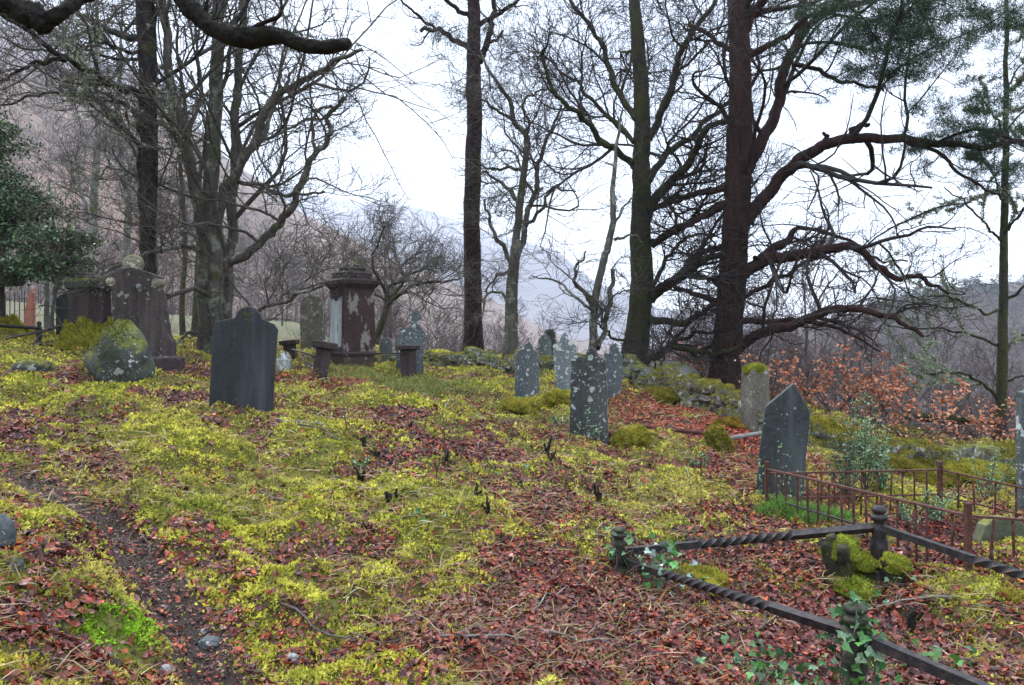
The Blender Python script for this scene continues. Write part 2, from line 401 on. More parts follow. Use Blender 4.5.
def scatter(n, rmin, rmax, p, rng, half=.68):
    """random places on the ground, denser near: density ~ r^-p"""
    u = rng.rand(n); e = 2-p
    r = (rmin**e+u*(rmax**e-rmin**e))**(1/e) if abs(e) > 1e-3 else rmin*(rmax/rmin)**u
    a = (rng.rand(n)*2-1)*half
    return r*np.sin(a), r*np.cos(a), r
def gnormal(x, y):
    e = .03; h = ground_h(x, y); return norm(np.stack([-(ground_h(x+e, y)-h)/e, -(ground_h(x, y+e)-h)/e, np.ones_like(h)], -1)), h
def keep_inside(x, y, r):
    return r < np.interp(az(x, y), KX, KC)/np.cos(np.arctan2(x, y))+2.5
# moss carpet
rg = np.random.RandomState(5)
x, y, r = scatter(1150000, 1.9, 24, 1.75, rg)
k = keep_inside(x, y, r) & (rg.rand(len(x)) > leafy(x, y)*.98) & (rg.rand(len(x)) < .3+1.5*vnoise(x*17, y*17, 71)); x, y, r = x[k], y[k], r[k]
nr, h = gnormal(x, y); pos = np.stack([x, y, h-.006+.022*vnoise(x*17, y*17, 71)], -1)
cl = vnoise(x*9, y*9, 3); cl2 = vnoise(x*2.2, y*2.2, 13); cl3 = fbm(x*1.1, y*1.1, 3, 19)
col = MOSS[3][None]*(1-cl[:, None])+MOSS[1][None]*cl[:, None]
col = col*(1-.6*(cl2[:, None] > .55))+MOSS[0][None]*.6*(cl2[:, None] > .55)
tan_ = sstep(.05, .5, cl3)[:, None]; col = col*(1-.5*tan_)+np.array([.46, .36, .12])*.5*tan_
olv = sstep(.0, .45, fbm(x*1.6-4, y*1.6+9, 3, 23))[:, None]; col = col*(1-.5*olv)+np.array([.20, .24, .04])*.5*olv
gx, gy = march(118, 620, base_h)[:2]
br = np.exp(-(((x-gx)/.17)**2+((y-gy)/.34)**2)**2)[:, None]; col = col*(1-br)+np.array([.22, .40, .02])*br
gx2, gy2 = march(35, 590, base_h)[:2]
br = np.exp(-(((x-gx2)/.3)**2+((y-gy2)/.38)**2)**2)[:, None]; col = col*(1-.7*br)+np.array([.13, .14, .02])*.7*br
col = col*(.55+.62*vnoise(x*17, y*17, 71))[:, None]  # shade of the gaps painted into the moss: darker where tufts sit low
hb = sstep(-.4, .5, 1-np.abs(fbm(x*5.5, y*5.5, 2, 33))*2)
col = col*(1+.32*rg.randn(len(x), 1)); col = np.clip(col, .01, .8)
sz = (.0078+.0015*r)*(.5+1.0*rg.rand(len(x)))*(.7+.5*hb)
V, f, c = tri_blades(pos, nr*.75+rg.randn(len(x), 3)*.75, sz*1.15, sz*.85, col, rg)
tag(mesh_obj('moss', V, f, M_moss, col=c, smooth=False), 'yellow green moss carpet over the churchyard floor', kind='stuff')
# fallen leaves
x, y, r = scatter(430000, 1.9, 22, 1.6, rg)
L = leafy(x, y)
k = keep_inside(x, y, r) & (rg.rand(len(x)) < np.clip((L-.12)*1.15, .085, 1)*np.where(pathw(x, y) > .5, .22, 1)); x, y, r, L = x[k], y[k], r[k], L[k]
nr, h = gnormal(x, y); n = len(x); pos = np.stack([x, y, h+.004+.022*rg.rand(n)*L], -1)
col = pick(LEAF, n, rg, .28, LW)*np.array([.86, .74, .70])
red = np.exp(-((x-2.6)/1.6)**2-((y-11.8)/2.4)**2)[:, None]; red = np.maximum(red, .8*np.exp(-((x+2.6)/1.3)**2-((y-13.5)/2.)**2)[:, None])
col = col*(1-.8*red)+np.array([.42, .075, .035])*.8*red*(1+.25*rg.randn(n, 1))
pv = sstep(-.1, .5, fbm(x*.9, y*.9, 3, 61))[:, None]; col = col*(1-.35*pv)+np.array([.15, .07, .06])*.35*pv*(1+.2*rg.randn(n, 1))
sz = (.031+.0012*r)*(.45+1.0*rg.rand(n)**1.3)*np.where(pathw(x, y) > .5, .7, 1)
V, f, c = leaves(pos, nr+rg.randn(n, 3)*.30, sz, sz*(.55+.3*rg.rand(n)), np.clip(col, .01, .8), .35, rg)
tag(mesh_obj('fallen_leaves', V, f, M_leaf, col=c, smooth=False), 'red brown fallen beech leaves strewn over the moss', kind='stuff')
# straw-coloured dead grass
x, y, r = scatter(60000, 1.9, 20, 1.7, rg)
k = keep_inside(x, y, r) & (fbm(x*1.3+8, y*1.3, 3, 88) > -.1) & (pathw(x, y) < .6); x, y, r = x[k], y[k], r[k]
nr, h = gnormal(x, y); n = len(x)
hd = norm(np.stack([rg.randn(n), rg.randn(n)*.8-.4, .25+.35*rg.rand(n)], -1))
V, f, c = blades(np.stack([x, y, h], -1), hd, .06+.10*rg.rand(n)+.004*r, .0022+.0009*r, pick([(.34, .25, .12), (.28, .19, .09), (.22, .2, .06), (.4, .32, .2)], n, rg), .5, rg)
tag(mesh_obj('dead_grass', V, f, M_straw, col=c), 'straw coloured dead grass blades lying through the moss', kind='stuff')
# path grit
x, y, r = scatter(60000, 1.8, 7, 1.5, rg)
k = pathw(x, y) > .35; x, y, r = x[k], y[k], r[k]; nr, h = gnormal(x, y); n = len(x)
V, f, c = leaves(np.stack([x, y, h+.004], -1), nr+rg.randn(n, 3)*.5, .008+.012*rg.rand(n), .008+.006*rg.rand(n), pick([(.05, .03, .025), (.1, .06, .045), (.03, .022, .02), (.16, .1, .08)], n, rg), .3, rg)
tag(mesh_obj('path_litter', V, f, M_leaf, col=c, smooth=False), 'dark crumbled leaf litter along the narrow trodden path', kind='stuff')

# grass patches
M = []
def grass_patch(cpx, cpy, rx, ry, n, L, label, pal, name='green_grass', wf=1.0):
    c = G(cpx, cpy); g = np.random.RandomState(int(cpx)); d = c[1]
    a = g.rand(n)*2*np.pi; q = np.sqrt(g.rand(n)); x = c[0]+rx*q*np.cos(a); y = c[1]+ry*q*np.sin(a)
    h = ground_h(x, y); hd = norm(np.stack([g.randn(n)*.3, g.randn(n)*.3, .8+0*x], -1))
    V, f, cc = blades(np.stack([x, y, h], -1), hd, L*(.5+.7*g.rand(n))*(1.1-.6*q), (.003+.0006*d)*wf, pick(pal, n, g, .3), .45, g)
    tag(mesh_obj(name, V, f, M_grass, col=cc), label, kind='stuff')
GR = [(.10, .18, .035), (.20, .26, .06), (.08, .13, .03), (.34, .31, .10), (.30, .22, .08)]
grass_patch(806, 518, .42, .35, 5200, .17, 'soft green grass tuft in front of the pointed slate gravestone', [(.10, .22, .03), (.16, .28, .045), (.07, .14, .03)])
grass_patch(420, 384, .9, 1.4, 6500, .17, 'green grass around the foot of the low stone post', GR)
grass_patch(365, 378, 1.7, 1.0, 6000, .16, 'thin green grass in front of the tall pedestal monument', GR)
grass_patch(455, 392, 1.0, .8, 3500, .12, 'green grass running down from the low stone post', GR)
grass_patch(600, 405, .8, .9, 1500, .10, 'sparse grass between the leaning slate stones', GR)

# ---------------------------------------------------------------- hills
def hill(name, label, sky, d_ridge, foot, d_foot, mat, amp, seed, n=(240, 90), prof=1.3, back=1.5, rough=.012, curve=.0):
    pxs = np.linspace(sky[0][0], sky[-1][0], n[0]); sy = np.interp(pxs, [s[0] for s in sky], [s[1] for s in sky])
    dr = np.interp(pxs, [s[0] for s in sky], d_ridge) if hasattr(d_ridge, '__len__') else np.full(n[0], float(d_ridge))
    sx_ = [s[0] for s in sky]
    fz = np.interp(pxs, sx_, foot)[None] if hasattr(foot, '__len__') else foot
    d_foot = np.interp(pxs, sx_, d_foot)[None] if hasattr(d_foot, '__len__') else d_foot
    u = np.linspace(0, back, n[1])
    X, U_ = np.meshgrid(pxs, u, indexing='xy')
    D = d_foot+(dr[None]-d_foot)*U_
    zr = EYE-(sy[None]-CY)/F*dr[None]
    pr = np.where(U_ <= 1, U_**prof, 1-(U_-1)*.9)
    Z = fz+(zr-fz)*pr
    x = (X-CX)/F*D; y = D
    nz = fbm(x*amp[1], y*amp[1], 6, seed)
    Z = Z+amp[0]*nz*np.clip(U_*4, 0, 1)*np.where(U_ < 1, np.clip((1.04-U_)*3, rough*30, 1), 1)
    i = (np.arange(n[1]-1)*n[0])[:, None]+np.arange(n[0]-1)
    q = np.stack([i, i+1, i+1+n[0], i+n[0]], -1).reshape(-1, 4)
    # skirt to the ground behind the ridge keeps it a solid hill
    o = mesh_obj(name, np.stack([x, y, Z], -1).reshape(-1, 3), [q], mat, smooth=True); tag(o, label, kind='structure'); return o, (pxs, dr, zr[0])
def mat_hill(name, a, b, cc, sc, rock=None, snow=None):
    t = NT(name); n1 = t.noise(sc, 8, .62, dist=.6); n2 = t.noise(sc*5, 8, .7)
    c = t.ramp(n1, [(.35, a), (.55, b), (.7, cc)]); c = t.mix(t.ramp(n2, [(.42, 0.), (.62, .8)]), c, tuple(v*.45 for v in a))
    n4 = t.noise(sc*14, 6, .7, dist=.5); c = t.mix(t.ramp(n4, [(.5, 0.), (.62, .7)]), c, (.07, .06, .05))
    if rock:
        sp = t.n('ShaderNodeSeparateXYZ'); t.l(t.coord(), sp.inputs[0])
        hh = t.math('ADD', t.math('DIVIDE', sp.outputs[2], rock[0]), t.math('MULTIPLY', t.math('SUBTRACT', n1, .5), .9))
        c = t.mix(t.ramp(hh, [(.45, 0.), (.75, 1.)]), c, t.ramp(n2, [(.35, rock[1]), (.6, rock[2])]))
        if snow: c = t.mix(t.math('MULTIPLY', t.ramp(t.noise(sc*3, 8, .75, dist=1.0), [(.56, 0.), (.6, 1.)]), t.ramp(hh, [(.5, 0.), (.8, 1.)])), c, (.6, .63, .68))
    return t.done(c, .95, t.bump(n2, 3.0/ (sc*100), .6), .1)
m_hl = mat_hill('bracken_slope', (.165, .115, .088), (.235, .16, .122), (.19, .16, .10), .012, rock=(330, (.10, .09, .11), (.2, .17, .19)), snow=1)
m_hf = mat_hill('far_fell', (.09, .095, .115), (.14, .125, .13), (.10, .11, .12), .004, rock=(500, (.12, .12, .14), (.2, .2, .23)), snow=1)  # blue grey of distance haze is put into the fell's own colours
m_hr = mat_hill('wooded_slope', (.075, .058, .052), (.11, .08, .07), (.06, .07, .045), .02)
hill('hillside', 'pinkish brown bracken hillside rising to a rocky top on the left', [(-500,-260),(-200,-90),(0,-20),(60,30),(130,62),(186,109),(215,150),(300,213),(400,262),(480,292),(550,333),(640,362),(760,400)],
     [760,760,800,820,830,850,860,900,950,1000,1050,1100,1150], [0,0,0,0,0,0,0,-3,-12,-30,-34,-36,-38], [110,110,110,110,115,120,120,150,250,330,500,700,900], m_hl, (22, .008), 8, prof=1.15)
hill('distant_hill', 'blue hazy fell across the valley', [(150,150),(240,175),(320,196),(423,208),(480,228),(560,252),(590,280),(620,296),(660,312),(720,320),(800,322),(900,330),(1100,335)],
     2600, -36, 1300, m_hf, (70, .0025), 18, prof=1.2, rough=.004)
_, ridge_r = hill('wooded_hill', 'brown wooded hill with pale clearing at its top on the right', [(560,420),(640,372),(700,346),(740,336),(800,328),(850,318),(880,306),(905,296),(940,287),(975,281),(1024,284),(1150,280),(1500,260)],
     520, -30, 130, m_hr, (9, .018), 28, prof=1.25)
# ---------------------------------------------------------------- gravestones and built things
import bmesh
M_slate = mat_stone('dark_slate', (.008, .0100, .0112), (.018, .0215, .0235), lichen=.07, lcol=(.2, .23, .2), rough=.6, streak=.8, bmp=.25)
M_slate2 = mat_stone('lichened_slate', (.032, .040, .041), (.07, .08, .08), lichen=.52, lcol=(.46, .50, .48), rough=.7, streak=.3)
M_slate3 = mat_stone('pale_slate', (.06, .072, .073), (.12, .135, .132), lichen=.62, lcol=(.5, .54, .5), rough=.7, streak=.5)
M_slate4 = mat_stone('weathered_slate', (.012, .013, .012), (.04, .044, .04), lichen=.62, lcol=(.36, .40, .35), rough=.75, streak=.5, scale=.8)
M_brown = mat_stone('brown_sandstone', (.014, .010, .010), (.038, .026, .024), lichen=.16, lcol=(.32, .33, .28), rough=.85, streak=.5)
M_brownp = mat_stone('peeling_brown_sandstone', (.02, .012, .011), (.055, .032, .028), lichen=.08, peel=(.27, .24, .22), rough=.85, peel_thr=.56)
M_brownm = mat_stone('mossy_brown_sandstone', (.028, .02, .017), (.07, .05, .04), lichen=.2, moss=.35, rough=.85)
M_white = mat_stone('white_weathered_render', (.20, .215, .22), (.36, .385, .39), lichen=0, peel=(.08, .06, .05), rough=.8, peel_thr=.56, streak=.6)
M_mottle = mat_stone('mottled_granite', (.035, .03, .024), (.13, .12, .095), lichen=.6, lcol=(.30, .31, .24), rough=.9)
M_rockm = mat_stone('mossy_rock', (.018, .022, .017), (.06, .066, .055), lichen=.45, lcol=(.45, .48, .45), moss=.42, rough=.85)
M_rock = mat_stone('wall_rock', (.05, .048, .04), (.15, .145, .125), lichen=.5, lcol=(.50, .52, .48), moss=.62, rough=.85)
M_iron = NT('black_iron'); M_iron = M_iron.done(M_iron.mix(M_iron.ramp(M_iron.noise(30, 5), [(.45, 0.), (.65, 1.)]), (.012, .0115, .0125), (.05, .035, .03)), .6, M_iron.bump(M_iron.noise(70, 4), .004), .35)
_t = NT('rusty_iron'); M_rust = _t.done(_t.ramp(_t.noise(24, 6, .7), [(.3, (.03, .016, .014)), (.52, (.08, .034, .025)), (.75, (.17, .07, .045))]), .85, _t.bump(_t.noise(60, 4), .004), .2)
_t = NT('mossy_iron'); M_irong = _t.done(_t.ramp(_t.noise(18, 5), [(.4, (.02, .018, .016)), (.6, (.05, .055, .03))]), .8, _t.bump(_t.noise(50, 4), .006), .3)

def slab(name, label, out, base, thick, mat, yaw=0, lean=0, group='old gravestones', dens=.05, jit=.004, seed=1, cat='gravestone', sink=.25, parent=None, at=None, chip=0):
    """out: outline in photo pixels, from bottom left over the top to bottom right"""
    g = G(*base) if at is None else np.array(at); d = g[1]; cyw = math.cos(math.radians(yaw))
    pts = [((px-base[0])/F*d/cyw, (base[1]-py)/F*d) for px, py in out]
    pts[0] = (pts[0][0], pts[0][1]-sink); pts[-1] = (pts[-1][0], pts[-1][1]-sink)
    r = random.Random(seed); P2 = []
    for i in range(len(pts)):
        a, b = pts[i], pts[(i+1) % len(pts)]; L = math.dist(a, b); k = max(1, int(L/dens))
        for j in range(k):
            u = j/k; jj = jit*(1 if a[1] > 0 else .3); P2.append((a[0]*(1-u)+b[0]*u+r.uniform(-jj, jj), a[1]*(1-u)+b[1]*u+r.uniform(-jj, jj)))
    bm = bmesh.new(); f = bm.faces.new([bm.verts.new((x, -thick/2, z)) for x, z in P2])
    res = bmesh.ops.extrude_face_region(bm, geom=[f]); vs = [v for v in res['geom'] if isinstance(v, bmesh.types.BMVert)]
    bmesh.ops.translate(bm, vec=(0, thick, 0), verts=vs)
    bmesh.ops.recalc_face_normals(bm, faces=bm.faces)
    es = [e for e in bm.edges if abs(e.verts[0].co.y-e.verts[1].co.y) < 1e-6 and len(e.link_faces) == 2 and abs(e.calc_face_angle(0)) > .5]
    bmesh.ops.bevel(bm, geom=es, offset=min(.012, thick*.12), segments=2, affect='EDGES', profile=.6)
    me = bpy.data.meshes.new(name); bm.to_mesh(me); bm.free(); me.materials.append(mat)
    o = bpy.data.objects.new(name, me); link(o, parent)
    o.location = tuple(float(v) for v in g); o.rotation_euler = (math.radians(lean), 0, math.radians(yaw))
    if parent is None: tag(o, label, cat, group)
    return o
def stack4(prof, yaw, mat, name, parent, bev=.012, off=(0, 0), seed=0, rot=None):
    """square block with a stepped profile [(half width, z)...]"""
    bm = bmesh.new(); rings = []; r = random.Random(seed)
    for hw, z in prof:
        hx, hy = hw if isinstance(hw, tuple) else (hw, hw)
        rings.append([bm.verts.new((sx*hx+off[0]+r.uniform(-.003, .003), sy*hy+off[1]+r.uniform(-.003, .003), z)) for sx, sy in ((-1, -1), (1, -1), (1, 1), (-1, 1))])
    for a, b in zip(rings, rings[1:]):
        for j in range(4): bm.faces.new([a[j], a[(j+1) % 4], b[(j+1) % 4], b[j]])
    bm.faces.new(rings[0][::-1]); bm.faces.new(rings[-1])
    if bev: bmesh.ops.bevel(bm, geom=[e for e in bm.edges if e.calc_face_angle(0) > .4], offset=bev, segments=2, affect='EDGES', profile=.6)
    me = bpy.data.meshes.new(name); bm.to_mesh(me); bm.free(); me.materials.append(mat)
    o = bpy.data.objects.new(name, me); link(o, parent)
    if parent is None: o.rotation_euler.z = yaw
    return o
def blob(c, s, seed, amp=.18, lev=3, fr=1.6, flat=0):
    bm = bmesh.new(); bmesh.ops.create_icosphere(bm, subdivisions=lev, radius=1)
    V = np.array([v.co[:] for v in bm.verts]); Fa = np.array([[v.index for v in f.verts] for f in bm.faces]); bm.free()
    sg = np.sign(V); V = sg*np.abs(V)**(1-flat); n = fbm(V[:, 0]*fr+seed*3.1+V[:, 2]*1.7, V[:, 1]*fr-V[:, 2]*1.3+seed, 4, seed)
    V = V*(1+amp*n[:, None]*2); return V*np.array(s)+np.array(c), Fa
def tufts(g, Vs, Fa, n, L, rng, pal, up=.25, zmin=None, mask=None):
    """moss blades growing out of a surface"""
    A, B, C = Vs[Fa[:, 0]], Vs[Fa[:, 1]], Vs[Fa[:, 2]]; N = np.cross(B-A, C-A); ar = np.linalg.norm(N, axis=1); N = N/np.maximum(ar[:, None], 1e-9)
    w = ar*np.clip(N[:, 2]+.55, 0, 1.2)
    if zmin is not None: w = w*((A[:, 2]) > zmin)
    i = rng.choice(len(Fa), n, p=w/w.sum()); u = rng.rand(n, 1); v = rng.rand(n, 1); fl = (u+v) > 1; u = np.where(fl, 1-u, u); v = np.where(fl, 1-v, v)
    p = A[i]+(B-A)[i]*u+(C-A)[i]*v; nn = N[i]
    if mask is not None: k = mask(p); p, nn = p[k], nn[k]
    cl = vnoise(p[:, 0]*11+p[:, 2]*5, p[:, 1]*11-p[:, 2]*7, 5)[:, None]; pal = np.asarray(pal, float)
    col = (pal[0]*(1-cl)+pal[1]*cl)*(1+.25*rng.randn(len(p), 1)); k = rng.rand(len(p)) < .12; col[k] = pal[2]
    g.add(*(lambda r: (r[0], r[1], np.clip(r[2], .01, .8)))(tri_blades(p-nn*L*.15, nn+rng.randn(len(p), 3)*.5+np.array([0, 0, up]), L*(.5+rng.rand(len(p))), L*.55, col, rng)))
MP = [(.20, .21, .025), (.44, .40, .06), (.36, .22, .06)]; MPD = [(.13, .13, .02), (.30, .27, .04), (.30, .16, .05)]
def mossy_mound(px, py, wpx, hpx, label, seed, name='moss_hummock', pal=MP, group='round moss hummocks', cat='moss hummock', deep=1.0):
    g0 = G(px, py); d = g0[1]; rng = np.random.RandomState(seed); r = wpx/F*d/2; h = hpx/F*d
    V, Fa = blob((0, 0, h*.05), (r*1.12, r*deep*1.15, h*.72), seed, .26, fr=2.4, lev=4); g = Geo()
    mc = vnoise(V[:, 0]*12, V[:, 1]*12, seed)[:, None]; g.add(V, [Fa], np.array(pal[0])*(1-mc)+np.array(pal[1])*mc*.8)
    tufts(g, V, Fa, int(2600+9000*r*r*6), .016+.002*d, rng, pal)
    k_ = V[:, 2] > h*.1; q = V[k_][rng.randint(0, max(1, k_.sum()), size=26)]; Vl, fl, cl_ = leaves(q+[0, 0, .01], rng.randn(26, 3)*.5+[0, 0, 1], .05*(.6+.6*rng.rand(26)), .035, pick(LEAF, 26, rng, .2, LW), .35, rng); g.add(Vl, fl, cl_)
    o = g.build(name, M_moss, None, True); o.location = tuple(float(v) for v in g0+np.array([0, r*deep*.5, 0])); tag(o, label, cat, group); return o

GS = 'old gravestones'
# the dark slate stone in the left foreground
o = slab('gravestone', 'smooth dark slate gravestone with rounded crown and curved shoulders, largest in the left foreground',
     [(210, 408), (213, 365), (215, 324), (219, 321), (226, 320), (235, 318), (238, 312), (242, 308), (248.5, 306), (254, 308), (258.5, 313), (260.5, 318.5), (266, 321), (273, 324), (276, 330), (273, 368), (271, 410)],
     (241, 408), .075, M_slate, yaw=9, lean=-2, seed=3, jit=.0025)
bm = bmesh.new()
ly = []
for k in range(18):
    a = k/18*2*math.pi; rr = (.035+.018*math.sin(3*a+1)+.012*math.sin(7*a)); ly.append(bm.verts.new((.06+rr*math.cos(a), -.0405, .96+1.35*rr*math.sin(a))))
bm.faces.new(ly)
ly = [bm.verts.new((.065+.022*(1+.4*math.sin(5*k))*math.cos(k/12*2*math.pi), -.0405, .845+.02*(1+.3*math.cos(4*k))*math.sin(k/12*2*math.pi))) for k in range(12)]
bm.faces.new(ly); bmesh.ops.solidify(bm, geom=bm.faces[:], thickness=.004)
me = bpy.data.meshes.new('lichen_patch'); bm.to_mesh(me); bm.free()
_t = NT('ochre_lichen'); me.materials.append(_t.done(_t.ramp(_t.noise(40, 5), [(.35, (.04, .045, .03)), (.6, (.13, .12, .045)), (.72, (.25, .24, .15))]), .95, _t.bump(_t.noise(80, 4), .004)))
link(bpy.data.objects.new('lichen_patch', me), o)

slab('gravestone', 'pointed dark slate gravestone leaning behind the rusty railing with ivy on its face',
     [(755, 505), (760, 455), (766, 406), (791.4, 382), (800, 397), (806.7, 410.5), (803, 455), (799, 505)], (777, 501), .10, mat_stone('pointed_slate', (.012, .015, .016), (.033, .039, .041), lichen=.22, lcol=(.30, .34, .31), rough=.65, streak=.9, bmp=.4), yaw=-14, lean=3, seed=4, jit=.002)
slab('gravestone', 'lichen spotted grey slate gravestone with broken shoulder in the middle of the slope',
     [(570, 438), (570.5, 400), (571.7, 359), (574, 356.5), (578, 356), (585, 357.5), (587, 351), (591, 347), (595, 349), (597.5, 355), (603.4, 359), (606, 364), (607, 400), (608.5, 438)], (589, 438), .12, M_slate4, yaw=-10, lean=-2, seed=5, jit=.006)
slab('gravestone', 'grey slate gravestone with ogee top, leftmost of the stones by the tumbled wall',
     [(515, 397), (515, 375), (515.6, 355), (518, 351), (523, 348), (524.7, 344), (528.5, 341.4), (532, 344.5), (533, 349), (537, 352), (538.5, 355), (539, 376), (539, 398)], (527, 397), .09, M_slate2, yaw=6, lean=1, seed=6)
slab('gravestone', 'pale lichened slate gravestone with ogee top standing behind the lichen spotted broken one',
     [(557, 393), (555, 370), (553, 345.5), (557, 343), (560, 340), (562, 334), (565.5, 332.5), (568, 335), (570, 341), (573, 343), (576, 346), (577, 370), (577, 393)], (567, 393), .09, M_slate3, yaw=-8, seed=7)
slab('gravestone', 'grey gravestone with a round knob top beside the end of the stone wall',
     [(607, 396), (606, 375), (604.4, 354), (606, 351), (610, 350), (610, 346.5), (612, 344), (615, 343), (618, 345), (618.5, 351), (622, 354.5), (622, 376), (620.5, 396)], (614, 396), .09, M_slate2, yaw=12, seed=8)
slab('gravestone', 'low grey headstone top peeping over the wall between two taller slates',
     [(538, 372), (538, 340), (541, 336), (545, 334), (549, 337), (551, 341), (551, 372)], (545, 364), .1, M_slate3, yaw=5, seed=18)
slab('gravestone', 'brown round topped gravestone left of the tall pedestal monument',
     [(301, 350), (300.6, 325), (301, 303), (303.5, 298), (307, 296), (313, 295), (319, 296), (322.5, 299), (324, 304), (323.6, 326), (322, 350)], (312, 350), .12, M_mottle, yaw=-4, seed=9)
slab('gravestone', 'small dark arched headstone far back beside the mossy leaning tree',
     [(380, 360), (379.5, 345), (380.5, 340), (384, 338), (390, 338), (392.5, 341), (393, 360)], (386, 360), .12, M_slate2, yaw=0, seed=10)
slab('gravestone', 'grey gabled gravestone with a carved leaf finial behind the low stone post',
     [(396, 375), (396.5, 352), (397, 335), (402, 331), (408, 327), (411, 324), (412, 320), (408.5, 318), (410.5, 314), (414, 312.5), (416, 308), (418.5, 312), (421.5, 315), (421, 319), (418, 321), (419, 325), (424, 331), (428, 337), (424, 342), (423.5, 355), (423, 375)],
     (410, 371), .13, M_slate2, yaw=8, seed=11, jit=.006)
slab('gravestone', 'blue grey slate slab leaning behind the moss skirted pedestal on the left',
     [(56, 338), (56.5, 312), (57, 299), (62, 295), (66, 294), (70, 291), (76, 292), (78, 338)], (66, 337), .08, M_slate, yaw=-12, lean=2, seed=12)
slab('gravestone', 'thin pale blue slate glimpsed between the pedestal and the tall tapered headstone',
     [(104, 340), (104, 312), (108, 308), (114, 308), (116, 340)], (110, 340), .06, M_slate3, yaw=0, seed=13)
slab('gravestone', 'dark greenish arched stone inside the rusty railing at the right edge',
     [(972, 566), (974, 540), (980, 524), (990, 517), (1002, 516), (1015, 519), (1026, 528), (1030, 566)], (1000, 560), .12, mat_stone('green_slate', (.03, .035, .025), (.08, .085, .05), lichen=.3, moss=.25), yaw=4, seed=14, at=(4.09, 6.7, 1.6-217.5/800*6.7), sink=.6)
slab('gravestone', 'grey slate stone cut by the right edge of the photo behind the rusty railing',
     [(1019, 515), (1018.5, 450), (1019, 392), (1030, 388), (1050, 392), (1052, 515)], (1035, 513), .1, M_slate2, yaw=0, seed=15)

# tall tapered headstone with disc ornaments
M_brownd = mat_stone('dark_brown_sandstone', (.009, .0075, .0068), (.034, .025, .022), lichen=.30, lcol=(.22, .22, .17), rough=.85, streak=.8, scale=.8)
g0 = G(141, 365); d = g0[1]; k = d/F
root = empty('ornamented_headstone', g0, math.radians(4)); tag(root, 'tall tapered brown headstone crowned with three lichened stone discs behind the mossy boulder', 'headstone', GS)
def loc(px, py): return ((px-141)*k, (365-py)*k)
o = slab('slab', '', [(118, 365), (117, 330), (115, 292), (112, 284), (108, 278), (116, 273), (124.5, 270), (134, 268), (143, 270), (152, 273), (161, 277), (160, 284), (163, 290), (166, 312), (168.5, 333), (173, 342), (174, 365)], (141, 365), .2, M_brownd, parent=root, at=g0, seed=20, jit=.006)
o.location = (0, 0, 0); o.rotation_euler = (0, 0, 0)
def disc(px, py, r, y=0, th=.24, mat=None, nm='finial_disc', par=root):
    x, z = loc(px, py); g = Geo(); n = 20
    V, f = tubes(np.array([[[x, y-th/2, z], [x, y-th/2+.02, z], [x, y+th/2-.02, z], [x, y+th/2, z]]]), np.array([[r*.85, r, r, r*.85]])*k, n, cap=True); g.add(V, f)
    V, f = tubes(np.array([[[x, y-th/2-.015, z], [x, y-th/2, z]]]), np.array([[r*.45, r*.55]])*k, n, cap=True); g.add(V, f)
    return g.build(nm, mat or M_mottle, par, smooth=False)
_t = mat_stone('lichen_crusted_stone', (.05, .045, .03), (.16, .15, .10), lichen=.5, lcol=(.40, .40, .28), moss=.3)
disc(134, 264, 9.5, th=.12, mat=_t); disc(114.5, 282, 5.2, th=.21, mat=_t); disc(158, 283, 4.8, th=.21, mat=_t); disc(142, 287, 2.6, y=-.12, th=.05, nm='lichen_rosette', mat=M_slate3)
stack4([((.30, .20), -.3), ((.30, .20), .10), ((.27, .17), .13)], 0, M_brown, 'plinth', root, off=(.30, -.12))

# moss skirted pedestal
def pedestal(px, py, yaw, rows, parts, label, cat='monument', group=GS, name='pedestal_monument', at=None):
    g0 = G(px, py) if at is None else at; d = g0[1]; k = d/F
    root = empty(name, g0, math.radians(yaw)); tag(root, label, cat, group); obs = {}
    for nm, mat, prof in parts:
        obs[nm] = stack4([(tuple(v*k for v in hw) if isinstance(hw, tuple) else hw*k, (py-y)*k) for hw, y in prof], 0, mat, nm, root, bev=.012 if nm != 'finial' else .004)
    return root, k, obs
root, k, _ = pedestal(90, 343, -22, 0, [('shaft', M_brown, [(13.5, 350), (13.2, 291)]), ('cap', M_rockm, [(13.5, 290.8), (16, 288.5), (16.3, 282), (14, 279.5), (13, 279)]), ('finial', M_mottle, [(3.5, 279), (3.8, 277), (2.2, 274.8), (.8, 274)])],
     'dark stone pedestal with a moss skirt round its foot beside the tall tapered headstone')
def skirt(root, r, h, seed, pal, zc=.0, name='moss', taper=.45, sy=1.0):
    """cone of moss round the foot of a stone"""
    rng = np.random.RandomState(seed); nt, nz = 60, 24; th = np.arange(nt)*2*np.pi/nt; u = np.linspace(0, 1, nz)
    T, U = np.meshgrid(th, u); rad = r*(1-(1-taper)*U**.8)*(1+.22*fbm(np.cos(T)*1.6+seed, np.sin(T)*1.6+U*2, 3, seed))
    V = np.stack([rad*np.cos(T), rad*np.sin(T)*sy, zc+h*U*(1+.45*fbm(np.cos(T)*2.2, np.sin(T)*2.2+seed, 3, 3))], -1).reshape(-1, 3)
    i = (np.arange(nz-1)*nt)[:, None]; j = np.arange(nt); j2 = (j+1) % nt
    q = np.stack([i+j, i+j2, i+nt+j2, i+nt+j], -1).reshape(-1, 4); g = Geo(); mc = vnoise(V[:, 0]*9, V[:, 2]*9, seed)[:, None]
    g.add(V, [q], np.array(pal[0])*(1-mc)+np.array(pal[1])*mc*.7); tri = np.concatenate([q[:, :3], q[:, [0, 2, 3]]])
    tufts(g, V, tri, 7000, .05, rng, pal); return g.build(name, M_moss, root)
skirt(root, 35*k, 27*k, 3, [(.16, .17, .02), (.40, .38, .05), (.36, .22, .06)], zc=-.10, taper=.55)
